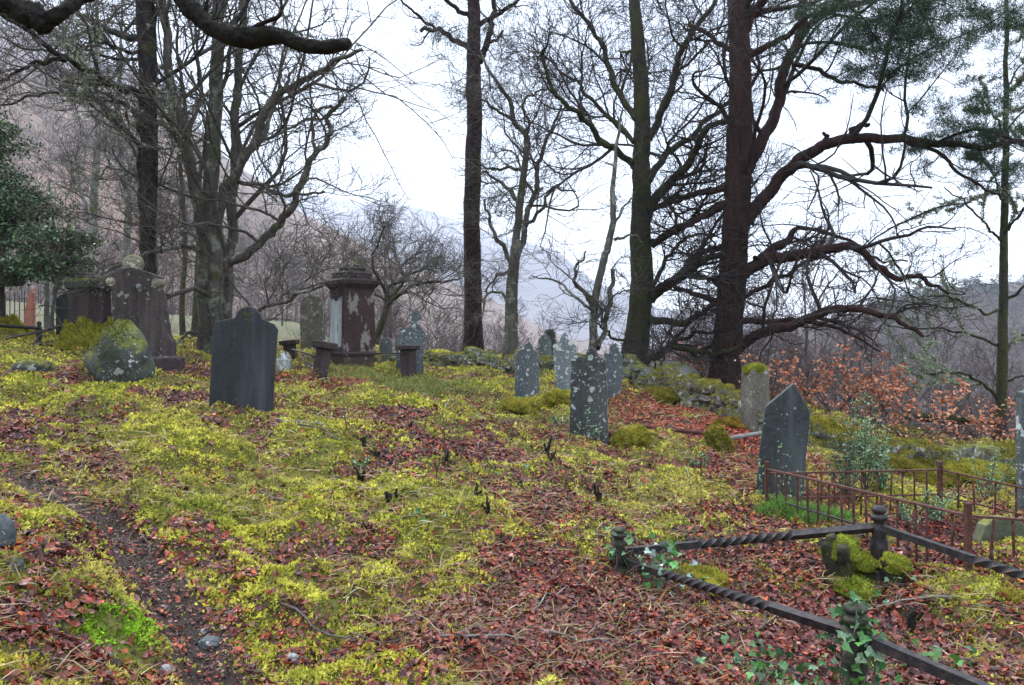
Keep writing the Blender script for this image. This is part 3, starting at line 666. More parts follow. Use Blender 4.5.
root, k, _ = pedestal(-8, 335, 5, 0, [('shaft', M_brown, [(8.5, 350), (8, 286)]), ('cap', M_brown, [(9, 285.8), (20, 284.5), (22, 280), (22, 277), (18, 275.5)])],
     'dark stone pedestal with a wide flat cap cut by the left edge of the photo')
skirt(root, 40*k, 20*k, 4, MP, zc=-.05, taper=.5)

# the great pedestal monument
root, k, _ = pedestal(352, 369, 37, 0, [
    ('base', M_brownm, [(15.8, 385), (15.8, 357), (17.4, 354.5), (17.6, 351.5)]),
    ('shaft', M_brownp, [(17.2, 351.3), (16.2, 292), (16.6, 289.5)]),
    ('cornice', M_brown, [(16.6, 289.3), (18.4, 287), (20.4, 284.8), (20.4, 281.5), (18.5, 279.5)]),
    ('upper_tier', M_brown, [(14.6, 279.4), (14.6, 273.5), (13.2, 272)]),
    ('crown_tier', M_brown, [(9.8, 271.9), (9.8, 268.5), (6.5, 267)]),
    ('finial', M_rockm, [(6.0, 266.9), (6.0, 265), (4, 263), (1.2, 261.8)])], 'tall brown sandstone pedestal monument with stepped cap and peeling white face')
kk = k; r0 = random.Random(4); bm = bmesh.new()
hw = lambda y: -(16.2+(y-292)/59*1.0)*kk-.004
top = [(-15+i*2.1, 297+abs(math.sin(i*1.7))*5+r0.uniform(-1, 2)) for i in range(14)]; bot = [(12.4-i*2.1, 342+abs(math.sin(i*1.3+1))*5+r0.uniform(-2, 2)) for i in range(14)]
vs = [bm.verts.new((hw(y), -x*kk, (369-y)*kk)) for x, y in top+bot]; bm.faces.new(vs)
me = bpy.data.meshes.new('painted_face'); bm.to_mesh(me); bm.free(); me.materials.append(M_white); o = link(bpy.data.objects.new('painted_face', me), root)
md = o.modifiers.new('t', 'SOLIDIFY'); md.thickness = .006; md.offset = 0

# railed kerb of low stone posts round it
PZ = {}
root = empty('railed_grave_kerb', G(352, 374)); tag(root, 'low stone posts joined by thin iron rails in front of the tall pedestal monument', 'grave railing')
org = np.array(root.location)
def lowpost(px, py, top, w, cap, lean, mat, label, yaw=0):
    g0 = G(px, py); k = g0[1]/F; h = (py-top)*k
    o = stack4([(w*k*.9, -.2), (w*k*.85, h-cap*k*1.1), (w*k*.95, h-cap*k), (w*k*1.35, h-cap*k*.8), (w*k*1.4, h-cap*k*.1), (w*k*1.2, h)], 0, mat, 'stone_post', root, bev=.012)
    o.location = tuple(g0-org); o.rotation_euler = (0, math.radians(lean), math.radians(yaw)); o['label'] = label; return g0, h
a, ha = lowpost(291, 358, 340, 6, 5, -6, M_brown, 'small dark post at the back left')
b, hb = lowpost(320, 374, 341, 8.5, 8, 9, M_brown, 'dark stone post leaning to the right', 12)
c, hc = lowpost(408, 375, 345, 7.5, 5, 0, M_brown, 'upright reddish stone post', 20)
def bar(p, q, r, mat, name, parent, org, sides=6, sag=0):
    p, q = np.array(p, float), np.array(q, float); pts = np.linspace(p, q, 7); pts[:, 2] -= sag*np.sin(np.linspace(0, np.pi, 7))
    V, f = tubes((pts-org)[None], np.full((1, 7), r), sides, cap=True); return Geo().add(V, f).build(name, mat, parent)
up = np.array([0, 0, 1.])
bar(b+up*hb*.62+np.array([.15, 0, 0]), c+up*hc*.72, .018, M_iron, 'iron_rail', root, org)
bar(a+up*ha*.5, b+up*hb*.5, .018, M_iron, 'iron_rail', root, org)
dback = a+np.array([1.9, .9, 0]); bar(dback+up*.05, c+up*hc*.68, .018, M_iron, 'iron_rail', root, org)

# mottled square pillar with moss cap
g0 = G(755, 431); k = g0[1]/F
root = empty('stone_pillar', g0, math.radians(14)); tag(root, 'square mottled stone pillar with a green moss cap at the end of the wall', 'stone pillar')
o = stack4([(10.5*k, -.3), (9.6*k, 58*k), (8.6*k, 62*k)], 0, M_mottle, 'shaft', root, bev=.02)
V, Fa = blob((0, 0, 60*k), (11*k, 11*k, 6.5*k), 7, .16); g = Geo(); g.add(V, [Fa], (.17, .18, .02)); tufts(g, V, Fa, 3000, .03, np.random.RandomState(3), [(.16, .2, .02), (.36, .38, .05), (.3, .3, .1)]); g.build('moss_cap', M_moss, root)

# boulders
M_pebble = mat_stone('pale_pebble', (.12, .12, .11), (.26, .26, .24), lichen=0)
def boulder(px, py, w, h, label, seed, mat=M_rockm, moss=3000, deep=.8, pal=MPD, name='boulder', flat=.15, amp=.16, group=None, tl=.02):
    g0 = G(px, py); k = g0[1]/F; root = empty(name, g0); tag(root, label, 'boulder', group)
    V, Fa = blob((0, .25*w*k*deep, h*k*.28), (w*k/2, w*k/2*deep, h*k*.74), seed, amp, lev=4, flat=flat)
    Geo().add(V, [Fa]).build('rock', mat, root)
    if moss:
        g = Geo(); tufts(g, V, Fa, moss, tl, np.random.RandomState(seed), pal, mask=lambda p: fbm(p[:, 0]*3.5+seed, p[:, 1]*3.5+p[:, 2]*2, 3, seed)+p[:, 2]*.3 > -.05); g.build('moss', M_moss, root)
    return root
boulder(115, 376, 60, 50, 'large mossy boulder with pale lichen beside the tall tapered headstone', 23, moss=7500, flat=.0, amp=.15, pal=[(.035, .045, .012), (.17, .19, .03), (.16, .14, .04)])
boulder(30, 372, 34, 12, 'low grey stone half sunk in moss in front of the left pedestal', 24, moss=600)
boulder(283, 371, 15, 19, 'small white lichened stone behind the dark slate gravestone', 25, mat=M_white, moss=900, tl=.03)
boulder(674, 384, 58, 24, 'smooth grey boulder between the two big trees beyond the wall', 26, mat=mat_stone('smooth_rock', (.10, .095, .085), (.19, .18, .16), lichen=.15, moss=.15), moss=0, flat=.1)
boulder(0, 546, 22, 30, 'blue grey slate lump at the left edge of the photo', 27, mat=M_slate2, moss=200, name='slate_stone')
boulder(12, 572, 17, 13, 'small dark stone in the moss at the left edge', 28, mat=M_slate2, moss=100, name='slate_stone')
for i, (px, py, w, h, lb) in enumerate([(209, 647, 21, 9, 'flat blue grey stone lying on the path'), (204, 633, 7, 4, 'tiny white pebble on the path above the flat stone'), (291, 661, 12, 6, 'pale pebble in the moss right of the path'), (165, 672, 10, 6, 'small grey stone left of the path'), (247, 634, 6, 4, 'tiny pale pebble right of the path')]):
    boulder(px, py, w, h, lb, 30+i, mat=M_slate2 if w > 12 else M_pebble, moss=0, name='stone')
for px, py, w, h, s, lb, pl in [(634, 444, 34, 20, 1, 'round ochre moss hummock right of the broken slate stone', MP), (720, 446, 22, 22, 2, 'tall ochre moss hummock beside the fallen iron bar', MPD), (563, 402, 30, 12, 3, 'bright yellow moss hummock at the foot of the pale slate', MP),
        (520, 408, 34, 10, 5, 'low yellow moss hummock in front of the leftmost slate', MP), (495, 366, 20, 9, 6, 'mossy hump by the wall left of the slates', MP),
        (822, 432, 26, 16, 7, 'yellow green moss hummock right of the pointed slate', MP), (1012, 600, 20, 8, 9, 'flat moss cushion at the right edge', MP),
        (700, 590, 46, 10, 10, 'wide moss cushion inside the twisted iron railing', MP), (785, 608, 0.1, .1, 11, '', MP)]:
    if w > 1: mossy_mound(px, py, w, h, lb, s, pal=pl)

# dry stone wall, tumbled
def wall(name, label, line, h, seed, nper=11, thick=.42, top=0.0, mossn=14000):
    pts = [G(a, b) for a, b in line]; hs = [q for q in h]; r = np.random.RandomState(seed)
    root = empty(name, pts[0]); tag(root, label, 'stone wall'); o0 = np.array(pts[0]); g = Geo(); gm = Geo(); gt = Geo()
    pl = catmull(np.array(pts), 200); seg = np.concatenate([[0], np.cumsum(np.linalg.norm(np.diff(pl, axis=0), axis=1))]); L = seg[-1]
    allV = []; allF = []; nv = 0
    for s in np.arange(0, L, .2):
        hh = np.interp(s/L, np.linspace(0, 1, len(hs)), hs)*(.85+.3*r.rand()); z = -.05
        c = np.array([np.interp(s, seg, pl[:, i]) for i in range(3)])
        while z < hh:
            sh = r.uniform(.09, .17)
            for side in (-1, 0, 1):
                w = r.uniform(.13, .26); cc = c+np.array([r.uniform(-.08, .08), side*thick*.33+r.uniform(-.05, .05), z+sh*.5])-o0; cc[2] += GZ(cc[0]+o0[0], cc[1]+o0[1])-c[2]
                V, Fa = blob((0, 0, 0), (w*.62, w*.55, sh*.62), r.randint(1e5), .22, lev=2, flat=.5); a = r.uniform(0, 6.3); ca, sa = math.cos(a), math.sin(a)
                V = V@np.array([[ca, sa, 0], [-sa, ca, 0], [0, 0, 1]]); V[:, 2] += V[:, 0]*r.uniform(-.35, .35); V = V+cc
                g.add(V, [Fa])
                if z+sh >= hh-.04 or (side == -1 and r.rand() < .45): allV.append(V); allF.append(Fa+nv); nv += len(V)
            z += sh*.9
    g.build('stonework', M_rock, root, smooth=False)
    if mossn: tufts(gt, np.concatenate(allV), np.concatenate(allF), mossn, .035, r, MPD, mask=lambda p: fbm(p[:, 0]*1.6+seed, p[:, 1]*1.6+p[:, 2], 3, seed) > -.22); gt.build('moss', M_moss, root)
    return root
wall('drystone_wall', 'low tumbled dry stone wall thick with moss running down behind the red leaf bed', [(612, 378), (640, 386), (670, 396), (700, 409), (735, 420), (765, 428)], [.28, .34, .38, .38, .34, .2], 3, mossn=42000)
wall('drystone_wall', 'low line of pale wall stones along the crest behind the slates', [(312, 362), (370, 362), (430, 364), (480, 366), (540, 369), (606, 377)], [.05, .1, .16, .24, .2, .3], 4, mossn=26000)
wall('drystone_wall', 'collapsed moss covered wall stones below the orange beech saplings on the right', [(800, 437), (850, 447), (900, 458), (950, 468), (1000, 474), (1060, 480)], [.05, .12, .16, .2, .22, .18], 5, mossn=42000)
for px, py, w, h, s, lb, pl in [(905, 470, 60, 16, 12, 'long moss hump on the collapsed wall below the orange saplings', MPD), (985, 478, 62, 18, 13, 'bright mossy hump on the collapsed wall near the right edge', MP), (935, 485, 46, 14, 14, 'golden moss hummock behind the middle rusty post', MPD), (870, 452, 44, 12, 15, 'low moss hump behind the rusty railing', MP),
       (735, 427, 34, 9, 16, 'golden moss hump leaning on the wall left of the pillar', [(.12, .1, .015), (.36, .24, .04), (.3, .15, .04)]), (664, 398, 44, 10, 17, 'dark green moss hump spilling over the wall', MPD)]:
    mossy_mound(px, py, w, h, lb, s, pal=pl)

# fallen iron bars
def ground_bar(a, b, r, mat, label, z0=.04, z1=.04):
    p = G(*a)+up*z0; q = G(*b)+up*z1; o = bar(p, q, r, mat, 'fallen_rail', None, p, 6); o.location = tuple(p); tag(o, label, 'iron bar')
ground_bar((636, 430), (712, 440), .03, M_rust, 'long rusty iron bar lying across the red leaves', .06, .08)
ground_bar((729, 443), (764, 440), .03, mat_stone('pale_iron', (.07, .065, .06), (.20, .19, .17), lichen=0), 'short pale bar lying behind the pointed slate', .06, .10)

# ---- twisted iron railing on turned posts (the near enclosure)
P1, P2, P3 = G(619, 574), G(879, 576), G(855, 694)
dr = (P3-P1); P5 = P3+dr*.62; P4 = P2+dr*.85
for q in (P5, P4): q[2] = GZ(q[0], q[1])
root = empty('twisted_iron_railing', P1); org = P1.copy(); tag(root, 'low black railing of twisted iron bars on turned posts in the right foreground', 'grave railing')
def tpost(p, h, s, mat, lab):
    prof = [(.055, -.2), (.055, .04), (.04, .06), (.034, .10), (.05, .15), (.052, .24), (.038, .28), (.05, .30), (.05, .33), (.034, .35), (.03, .37), (.047, .385), (.052, .40), (.047, .418), (.03, .425), (.034, .432), (.044, .445), (.044, .46), (.03, .478), (.0, .483)]
    V, f = lathe([(r*s, z*h/.483) for r, z in prof], p-org, 18); o = Geo().add(V, f).build('post', mat, root); o['label'] = lab; return o
tpost(P1, .30, .95, M_irong, 'worn post wound with ivy'); tpost(P2, .44, 1.0, M_iron, 'turned post with ringed ball finial'); tpost(P3, .40, 1.15, M_irong, 'mossy post smothered in ivy')
tpost(P4, .42, 1, M_iron, 'turned post beyond the right edge'); tpost(P5, .40, 1, M_iron, 'turned post beyond the lower edge')
def twist_bar(p, q, w, t0, t1, turns, name='twisted_bar'):
    p, q = np.array(p), np.array(q); n = 150; t = np.linspace(0, 1, n); ax = norm(q-p); u = norm(np.cross(ax, up)); v = np.cross(u, ax)
    ph = np.clip((t-t0)/(t1-t0), 0, 1)*turns*2*np.pi+np.pi/4; c = p+(q-p)*t[:, None]; V = []
    for j in range(4):
        a = ph+j*np.pi/2; V.append(c+w*.72*(np.cos(a)[:, None]*u+np.sin(a)[:, None]*v))
    V = np.stack(V, 1).reshape(-1, 3)-org; i = (np.arange(n-1)*4)[:, None]; j = np.arange(4); j2 = (j+1) % 4
    f = np.stack([i+j, i+j2, i+4+j2, i+4+j], -1).reshape(-1, 4); Geo().add(V, [f, np.array([[3, 2, 1, 0]]), np.array([[4*n-4, 4*n-3, 4*n-2, 4*n-1]])]).build(name, M_iron, root, smooth=False)
def R_(px, py, p): return np.array([(px-CX)/F*p[1], p[1], EYE-(py-CY)/F*p[1]])
r1 = R_(628, 551, P1); r2 = R_(879, 527, P2); twist_bar(r1, r2, .042, .28, .66, 2.4)
r1b = R_(626, 562, P1); r3 = R_(855, 634, P3); twist_bar(r1b, r3, .040, .22, .72, 3.2)
r5 = P5+up*(r3[2]-P3[2]); twist_bar(r3, r5, .042, .8, .98, .8)
r4 = P4+up*.33; twist_bar(r2, r4, .040, .4, .95, 2.6)

# ---- rusty railing
A, B, D = G(767, 506), G(968, 574), G(940, 506)
C2 = B+np.array([1.35, .35, 0]); C2[2] = GZ(C2[0], C2[1]); E2 = D+np.array([1.5, -1.0, 0]); E2[2] = GZ(E2[0], E2[1])
root = empty('rusty_railing', B); org = B.copy(); tag(root, 'low rusty iron railing with thin upright bars round a grave behind the twisted railing', 'grave railing')
def run(p, q, hp, hq, n, low=True, dark=None):
    tp, tq = p+up*hp, q+up*hq; ln = tq-tp; L = np.linalg.norm(ln); ux = ln/L; uy = norm(np.cross(up, ux)); uz = np.cross(ux, uy); M_ = np.stack([ux, uy, uz], 1)
    V, f = box((tp+tq)/2-org, (L, .035, .014), M_); Geo().add(V, f).build('top_rail', M_rust, root, smooth=False)
    lp, lq = p+up*.09, q+up*.09; V, f = box((lp+lq)/2-org, (np.linalg.norm(lq-lp), .03, .012), M_); Geo().add(V, f).build('bottom_rail', M_iron if dark else M_rust, root, smooth=False)
    rr = random.Random(n)
    for i in range(1, n):
        t_ = i/n; a = p+(q-p)*(t_+rr.uniform(-.012, .012)); zt = hp*(1-t_)+hq*t_; gz = GZ(a[0], a[1]); pts = np.linspace([a[0], a[1], gz-.05], a+up*(zt-.012)+np.array([rr.uniform(-.02, .02), rr.uniform(-.015, .015), 0]), 4)
        V, f = tubes((pts-org)[None], np.full((1, 4), .009), 6, cap=True); Geo().add(V, f).build('upright_bar', M_rust, root)
run(A, B, .34, .36, 15, dark=True); run(A+np.array([.02, 0, 0]), D, .30, .34, 13); run(B, C2, .36, .36, 8); run(D, E2, .34, .32, 12)
for p, h in ((A, .40), (B, .43), (D, .41), (C2, .43)):
    V, f = box(p-org+up*(h/2-.1), (.036, .036, h+.2)); V2, f2 = box(p-org+up*(h+.004), (.042, .042, .012)); Geo().add(V, f).add(V2, f2).build('post', M_rust, root, smooth=False)

# ---- left iron fence with spiked bars and broken post
a = G(-25, 332); b = G(31, 333); root = empty('spiked_fence', b); org = b.copy(); tag(root, 'rusty spiked iron fence with a slanted red end post at the far left', 'iron fence'); k = b[1]/F
for i in range(13):
    p = a+(b-a)*i/12.3; hh = 44*k if i % 2 else 40*k; pts = np.array([p-up*.1, p+up*hh*.9, p+up*hh]); V, f = tubes((pts-org)[None], np.array([[.013, .012, .002]]), 5); Geo().add(V, f).build('spiked_bar', M_iron, root)
for z in (10, 35): bar(a+up*z*k, b+up*z*k, .014, M_iron, 'rail', root, org)
o = slab('end_post', '', [(25.5, 336), (26, 312), (28.5, 300), (32.5, 289), (34, 293), (34, 336)], (31, 333), .14, mat_stone('red_sandstone', (.16, .06, .04), (.28, .11, .075), lichen=.1), parent=root, at=b, seed=31); o.location = (0, 0, 0)
a = G(-20, 345); b = G(39, 346); root = empty('finial_rail', b); org = b.copy(); tag(root, 'low dark iron rail ending in a finial post at the far left', 'grave railing'); k = b[1]/F
bar(a+up*18*k, b+up*18*k, .035, M_iron, 'rail', root, org)
V, f = lathe([(3*k, -.15), (3*k, 4*k), (2*k, 5*k), (2.6*k, 12*k), (3.4*k, 16*k), (2.6*k, 19*k), (1.6*k, 20*k), (2.4*k, 22*k), (1.9*k, 24*k), (0, 25*k)], (0, 0, 0), 12); Geo().add(V, f).build('finial_post', M_iron, root)
# ---------------------------------------------------------------- trees
TG = 'tall bare trees round the graveyard'
def spline_limb(pts, d0, rng, wig=.0):
    """pts: [(px, py, dz)] -> smooth world polyline"""
    Pw = []
    for q in pts:
        dz = q[2] if len(q) > 2 else 0
        Pw.append(P(q[0], q[1], d0+dz))
    n = max(8, int(len(pts)*5)); c = catmull(np.array(Pw), n)
    if wig:
        w = np.zeros((n, 3)); a = rng.randn(n+4, 3); a = np.stack([np.convolve(a[:, i], np.ones(3)/3, 'valid')[:n] for i in range(3)], 1)
        w = a*wig*np.linspace(0, 1, n)[:, None]**.3; w[0] = 0; c = c+w
    return c
def grow(Pp, Rp, m, rng, k=6, L=(.35, .6), ang=(35, 75), t0=.2, wig=.28, up=.06, rr=(.45, .7), taper=.25, rmin=.004, Labs=None, outward=None, t1=1.0):
    """children on parents Pp [n,K,3], Rp [n,K]"""
    n, K, _ = Pp.shape; N = n*m
    seg = np.linalg.norm(np.diff(Pp, axis=1), axis=2).sum(1); PL = np.repeat(seg, m)
    t = (np.tile(np.arange(m), n)+rng.rand(N))/m; t = t0+(t1-t0)*t
    idx = np.repeat(np.arange(n), m); f = t*(K-1); i = np.minimum(f.astype(int), K-2); u = (f-i)[:, None]
    p = Pp[idx, i]*(1-u)+Pp[idx, i+1]*u; T = norm(Pp[idx, i+1]-Pp[idx, i]); r = Rp[idx, i]*(1-u[:, 0])+Rp[idx, i+1]*u[:, 0]
    a = np.radians(rng.uniform(*ang, N))[:, None]; pr = norm(np.cross(T, rng.randn(N, 3)))
    d = norm(T*np.cos(a)+pr*np.sin(a)); d[:, 2] = np.where(d[:, 2] < -.3, d[:, 2]*.4, d[:, 2]); d = norm(d)
    Ln = (PL*rng.uniform(*L, N)*(1.15-.6*t)) if Labs is None else rng.uniform(*Labs, N)*(1.15-.5*t)
    st = (Ln/(k-1))[:, None]; out = np.empty((N, k, 3)); out[:, 0] = p; cur = rng.randn(N, 3)*wig*.4
    for j in range(1, k):
        cur = cur*.35+rng.randn(N, 3)*wig; d = norm(d+cur+np.array([0, 0, up])); out[:, j] = out[:, j-1]+d*st
    r0 = np.clip(r*rng.uniform(*rr, N), rmin, None); R = np.maximum(r0[:, None]*np.linspace(1, taper, k)[None], rmin*.8)
    return out, R
def visible(Pt, R, m=90, top=-70):
    e = Pt[:, 0]; y = np.maximum(e[:, 1], .1); px = CX+F*e[:, 0]/y; py = CY-F*(e[:, 2]-EYE)/y
    k = (px > -m) & (px < 1024+m) & (py > top); return Pt[k], R[k]
def tree(name, label, d_or_base, trunk, tw, limbs, bark, seed, auto=0, levels=((7, 6), (6, 5), (5, 5)), twig=.0065, cat='tree', group=TG, up=.05, wig=.26, limb_name='branch', base=None, autoL=(2.5, 5), t0auto=.3, dens=1.0, extra=None, twmat=None, Labs3=(.35, 1.0), Lf=1.0, autoup=.3):
    """trunk: [(px,py,dz)..] bottom to top, tw px widths; limbs: [(points, w0px, w1px)]"""
    rng = np.random.RandomState(seed)
    g = G(*d_or_base[:2]) if len(d_or_base) == 2 else None
    d = g[1] if g is not None else d_or_base[2]
    k = d/F
    b = P(trunk[0][0], trunk[0][1], d)
    b[2] = min(GZ(b[0], b[1]), b[2]+.1)
    root = empty(name, b); tag(root, label, cat, group); o0 = b.copy()
    tr = spline_limb(trunk, d, rng, .02); n = len(tr)
    R = np.interp(np.linspace(0, 1, n), np.linspace(0, 1, len(tw)), tw)*k/2
    ext = tr[:1].copy(); ext[0, 2] = b[2]-.3; tr = np.vstack([ext, tr]); R = np.concatenate([[R[0]*1.35], R])
    flare = np.exp(-np.maximum(tr[:, 2]-b[2], 0)/.35)*.35; R = R*(1+flare)
    fine = catmull(np.column_stack([tr, R]), n*2)
    V, f = tubes(fine[None, :, :3]-o0, fine[None, :, 3], 14, lump=.03, seed=seed)
    Geo().add(V, f).build('trunk', bark, root)
    LP, LR = [], []
    for li in limbs:
        pts, w0, w1 = li[:3]; c = spline_limb(pts, d, rng, .05*(pts is not None)); nn = len(c); rr = np.linspace(1, 0, nn)**.8*(w0-w1)*k/2+w1*k/2
        rr[0] *= 1.25
        fine = catmull(np.column_stack([c, rr]), nn*2)
        V, f = tubes(fine[None, :, :3]-o0, fine[None, :, 3], 9, lump=.04, seed=seed+nn)
        Geo().add(V, f).build(limb_name, bark, root)
        q = catmull(np.column_stack([c, rr]), 16)
        if np.linalg.norm(c[-1]-c[0]) > .9: LP.append(q[:, :3]); LR.append(q[:, 3])
    LP = np.array(LP).reshape(-1, 16, 3); LR = np.array(LR).reshape(-1, 16)
    if auto:
        q = catmull(np.column_stack([tr, R]), 16)
        a_, r_ = grow(q[None, :, :3], q[None, :, 3], auto, rng, k=16, Labs=autoL, ang=(40, 80), t0=t0auto, wig=.16, up=autoup*.2, rr=(.14, .34), taper=.2, rmin=twig)
        for i in range(len(a_)):
            V, f = tubes(a_[i:i+1]-o0, r_[i:i+1], 7); Geo().add(V, f).build(limb_name, bark, root)
        LP = np.concatenate([LP, a_]); LR = np.concatenate([LR, r_])
    g = Geo(); cp, cr = LP, LR; last = None
    (m1, k1), (m2, k2), (m3, k3) = levels
    m1, m2, m3 = [max(1, int(round(v*dens))) for v in (m1, m2, m3)]
    ln = np.linalg.norm(np.diff(cp, axis=1), axis=2).sum(1); sh = ln < 2.4
    ps_, q_ = [], []
    for msk, mm in ((~sh, m1), (sh, max(2, int(m1*.45)))):
        if msk.any(): u_, v_ = grow(cp[msk], cr[msk], mm, rng, 10, (.42*Lf, .85*Lf), (30, 70), .12, wig*.8, up, (.38, .6), .3, twig); ps_.append(u_); q_.append(v_)
    p1, r1 = np.concatenate(ps_), np.concatenate(q_); p1, r1 = visible(p1, r1, 150, -160)
    V, f = tubes(p1-o0, r1, 5); g.add(V, f)
    p2, r2 = grow(p1, r1, m2, rng, 8, (.4, .75), (30, 65), .12, wig*.85, up, (.42, .65), .4, twig*.8); p2, r2 = visible(p2, r2, 100, -100)
    V, f = tubes(p2-o0, r2, 4); g.add(V, f)
    p3, r3 = grow(p2, r2, m3, rng, 6, (.4, .7), (25, 60), .1, wig*.8, up, (.5, .8), .5, twig*.55, Labs=Labs3); p3, r3 = visible(p3, r3)
    V, f = tubes(p3-o0, r3, 3); g.add(V, f)
    g.build('crown', twmat or bark, root)
    return root, o0, (LP, LR), (p1, r1), (p2, r2), (p3, r3), rng
def tuft_part(root, o0, Pt, n, name, mat, pal, L, W, rng, spread=.02, up=0.2, box_=None, parts=5):
    """small lichen or leaf tufts along branches"""
    i = rng.randint(len(Pt), size=n); j = rng.rand(n)*(Pt.shape[1]-1); a = j.astype(int); u = (j-a)[:, None]
    p = Pt[i, a]*(1-u)+Pt[i, a+1]*u
    if box_ is not None:
        px = CX+F*p[:, 0]/p[:, 1]; py = CY-F*(p[:, 2]-EYE)/p[:, 1]; k = np.zeros(n, bool)
        for (x0, y0, x1, y1) in box_: k |= (px > x0) & (px < x1) & (py > y0) & (py < y1)
        p = p[k]
    if not len(p): return
    p = np.repeat(p, parts, 0)+rng.randn(len(p)*parts, 3)*spread
    V, f, c = tri_blades(p-o0, rng.randn(len(p), 3)+np.array([0, 0, up]), L*(.5+rng.rand(len(p))), W, pick(pal, len(p), rng, .25), rng)
    mesh_obj(name, V, f, mat, root, smooth=False, col=c)

B_grey = mat_bark('grey_bark', (.050, .047, .038), (.14, .132, .108), moss=.22, pale=(.24, .24, .19))
B_dark = mat_bark('dark_bark', (.012, .010, .009), (.036, .030, .026), moss=.15)
B_pine = mat_bark('pine_bark', (.018, .0095, .0085), (.062, .031, .027), fine=7)
B_pine2 = mat_bark('brown_pine_bark', (.014, .009, .009), (.038, .022, .021), fine=8)
B_moss = mat_bark('mossy_bark', (.02, .018, .013), (.055, .05, .036), moss=.5, mosscol=(.045, .052, .015))
B_pale = mat_bark('pale_bark', (.12, .115, .10), (.22, .215, .19), moss=.3, pale=(.28, .28, .25))
B_twig = mat_bark('twig_bark', (.055, .048, .040), (.13, .115, .095))
B_twigd = mat_bark('dark_twig_bark', (.03, .024, .022), (.06, .05, .045))
LICH = [(.30, .34, .22), (.22, .27, .16), (.38, .40, .30)]

# T7 the big red trunked pine
T7 = tree('pine_tree', 'massive reddish trunked pine with sweeping limbs right of centre', (724, 392),
    [(724, 394, 0), (727, 345, 0), (731, 297, 0), (735, 240, 0), (738, 190, 0), (739, 140, 0), (740, 80, 0), (739, 20, 0), (738, -60, .3), (737, -160, .5)], [30, 28, 27, 26, 26, 21, 20, 20, 18, 14],
    [([(746, 222, 0), (760, 204, -.1), (781, 178, -.3), (800, 160, -.6), (818, 149, -.8), (838, 140, -1), (870, 139, -1.2), (902, 140, -1.4), (936, 143, -1.6), (980, 146, -1.8), (1040, 143, -2)], 14, 2.5),
     ([(743, 180, 0), (758, 150, .1), (771, 124, .2), (778, 100, .3), (785, 70, .3), (796, 42, .4), (803, 10, .5), (806, -50, .6)], 13, 7),
     ([(800, 38, .4), (815, 20, .3), (842, 6, .2), (890, -2, 0), (940, -8, 0)], 8, 3),
     ([(750, 55, 0), (768, 47, -.2), (785, 37, -.5), (800, 24, -.8), (815, 16, -1), (840, 2, -1.4)], 7, 3),
     ([(734, 52, 0), (715, 40, .2), (700, 30, .3), (687, 22, .5)], 6, 3), ([(742, 40, 0), (752, 15, 0), (768, -5, -.2), (790, -40, -.4)], 11, 5),
     ([(795, 64, .3), (815, 68, 0), (838, 80, -.3), (860, 84, -.5), (885, 90, -.7)], 5, 2),
     ([(740, 276, 0), (752, 268, -.1), (768, 260, -.3), (785, 257, -.5), (805, 253, -.7), (830, 249, -.9), (855, 246, -1.1), (866, 255, -1.1), (878, 268, -1.2), (902, 277, -1.3), (920, 277, -1.4), (934, 285, -1.5), (950, 292, -1.6)], 13, 2),
     ([(757, 262, -.2), (770, 252, -.1), (782, 244, 0), (796, 228, .1)], 11, 5), ([(796, 228, .1), (820, 231, 0), (850, 242, -.2), (880, 262, -.4), (905, 262, -.5)], 4, 1.5),
     ([(740, 346, 0), (765, 333, -.3), (791, 325, -.6), (815, 315, -.9), (845, 308, -1.2), (875, 312, -1.4), (900, 320, -1.5), (925, 338, -1.6)], 11, 3),
     ([(738, 300, 0), (760, 290, .2), (785, 277, .4), (806, 262, .6), (830, 258, .8)], 5, 2),
     ([(738, 320, 0), (770, 322, .3), (800, 322, .6), (840, 330, .9), (880, 352, 1.1)], 7, 2),
     ([(726, 188, 0), (705, 192, .3), (684, 198, .6), (660, 207, .9)], 7, 2), ([(728, 203, 0), (705, 216, .2), (684, 226, .5), (655, 243, .8)], 8, 3),
     ([(724, 246, 0), (705, 252, .3), (690, 270, .6), (672, 282, .9), (655, 292, 1.1)], 7, 3), ([(722, 302, 0), (700, 296, .3), (684, 290, .5), (660, 285, .8)], 7, 2),
     ([(820, 149, -.8), (826, 138, -.9), (823, 131, -.9)], 5, 3), ([(848, 139, -1), (858, 126, -1), (866, 121, -1), (868, 128, -1)], 6, 2),
     ([(905, 141, -1.4), (935, 152, -1.6), (960, 170, -1.8), (985, 190, -2), (1000, 200, -2.1)], 4, 1.5)],
    B_pine, 71, auto=9, levels=((9, 7), (7, 6), (5, 5)), twig=.0075, up=.0, wig=.24, twmat=B_twigd, dens=.85, autoL=(2.5, 4.5), t0auto=.32, Lf=1.0, autoup=.1)
root, o0, L0, L1, L2, L3, rg = T7
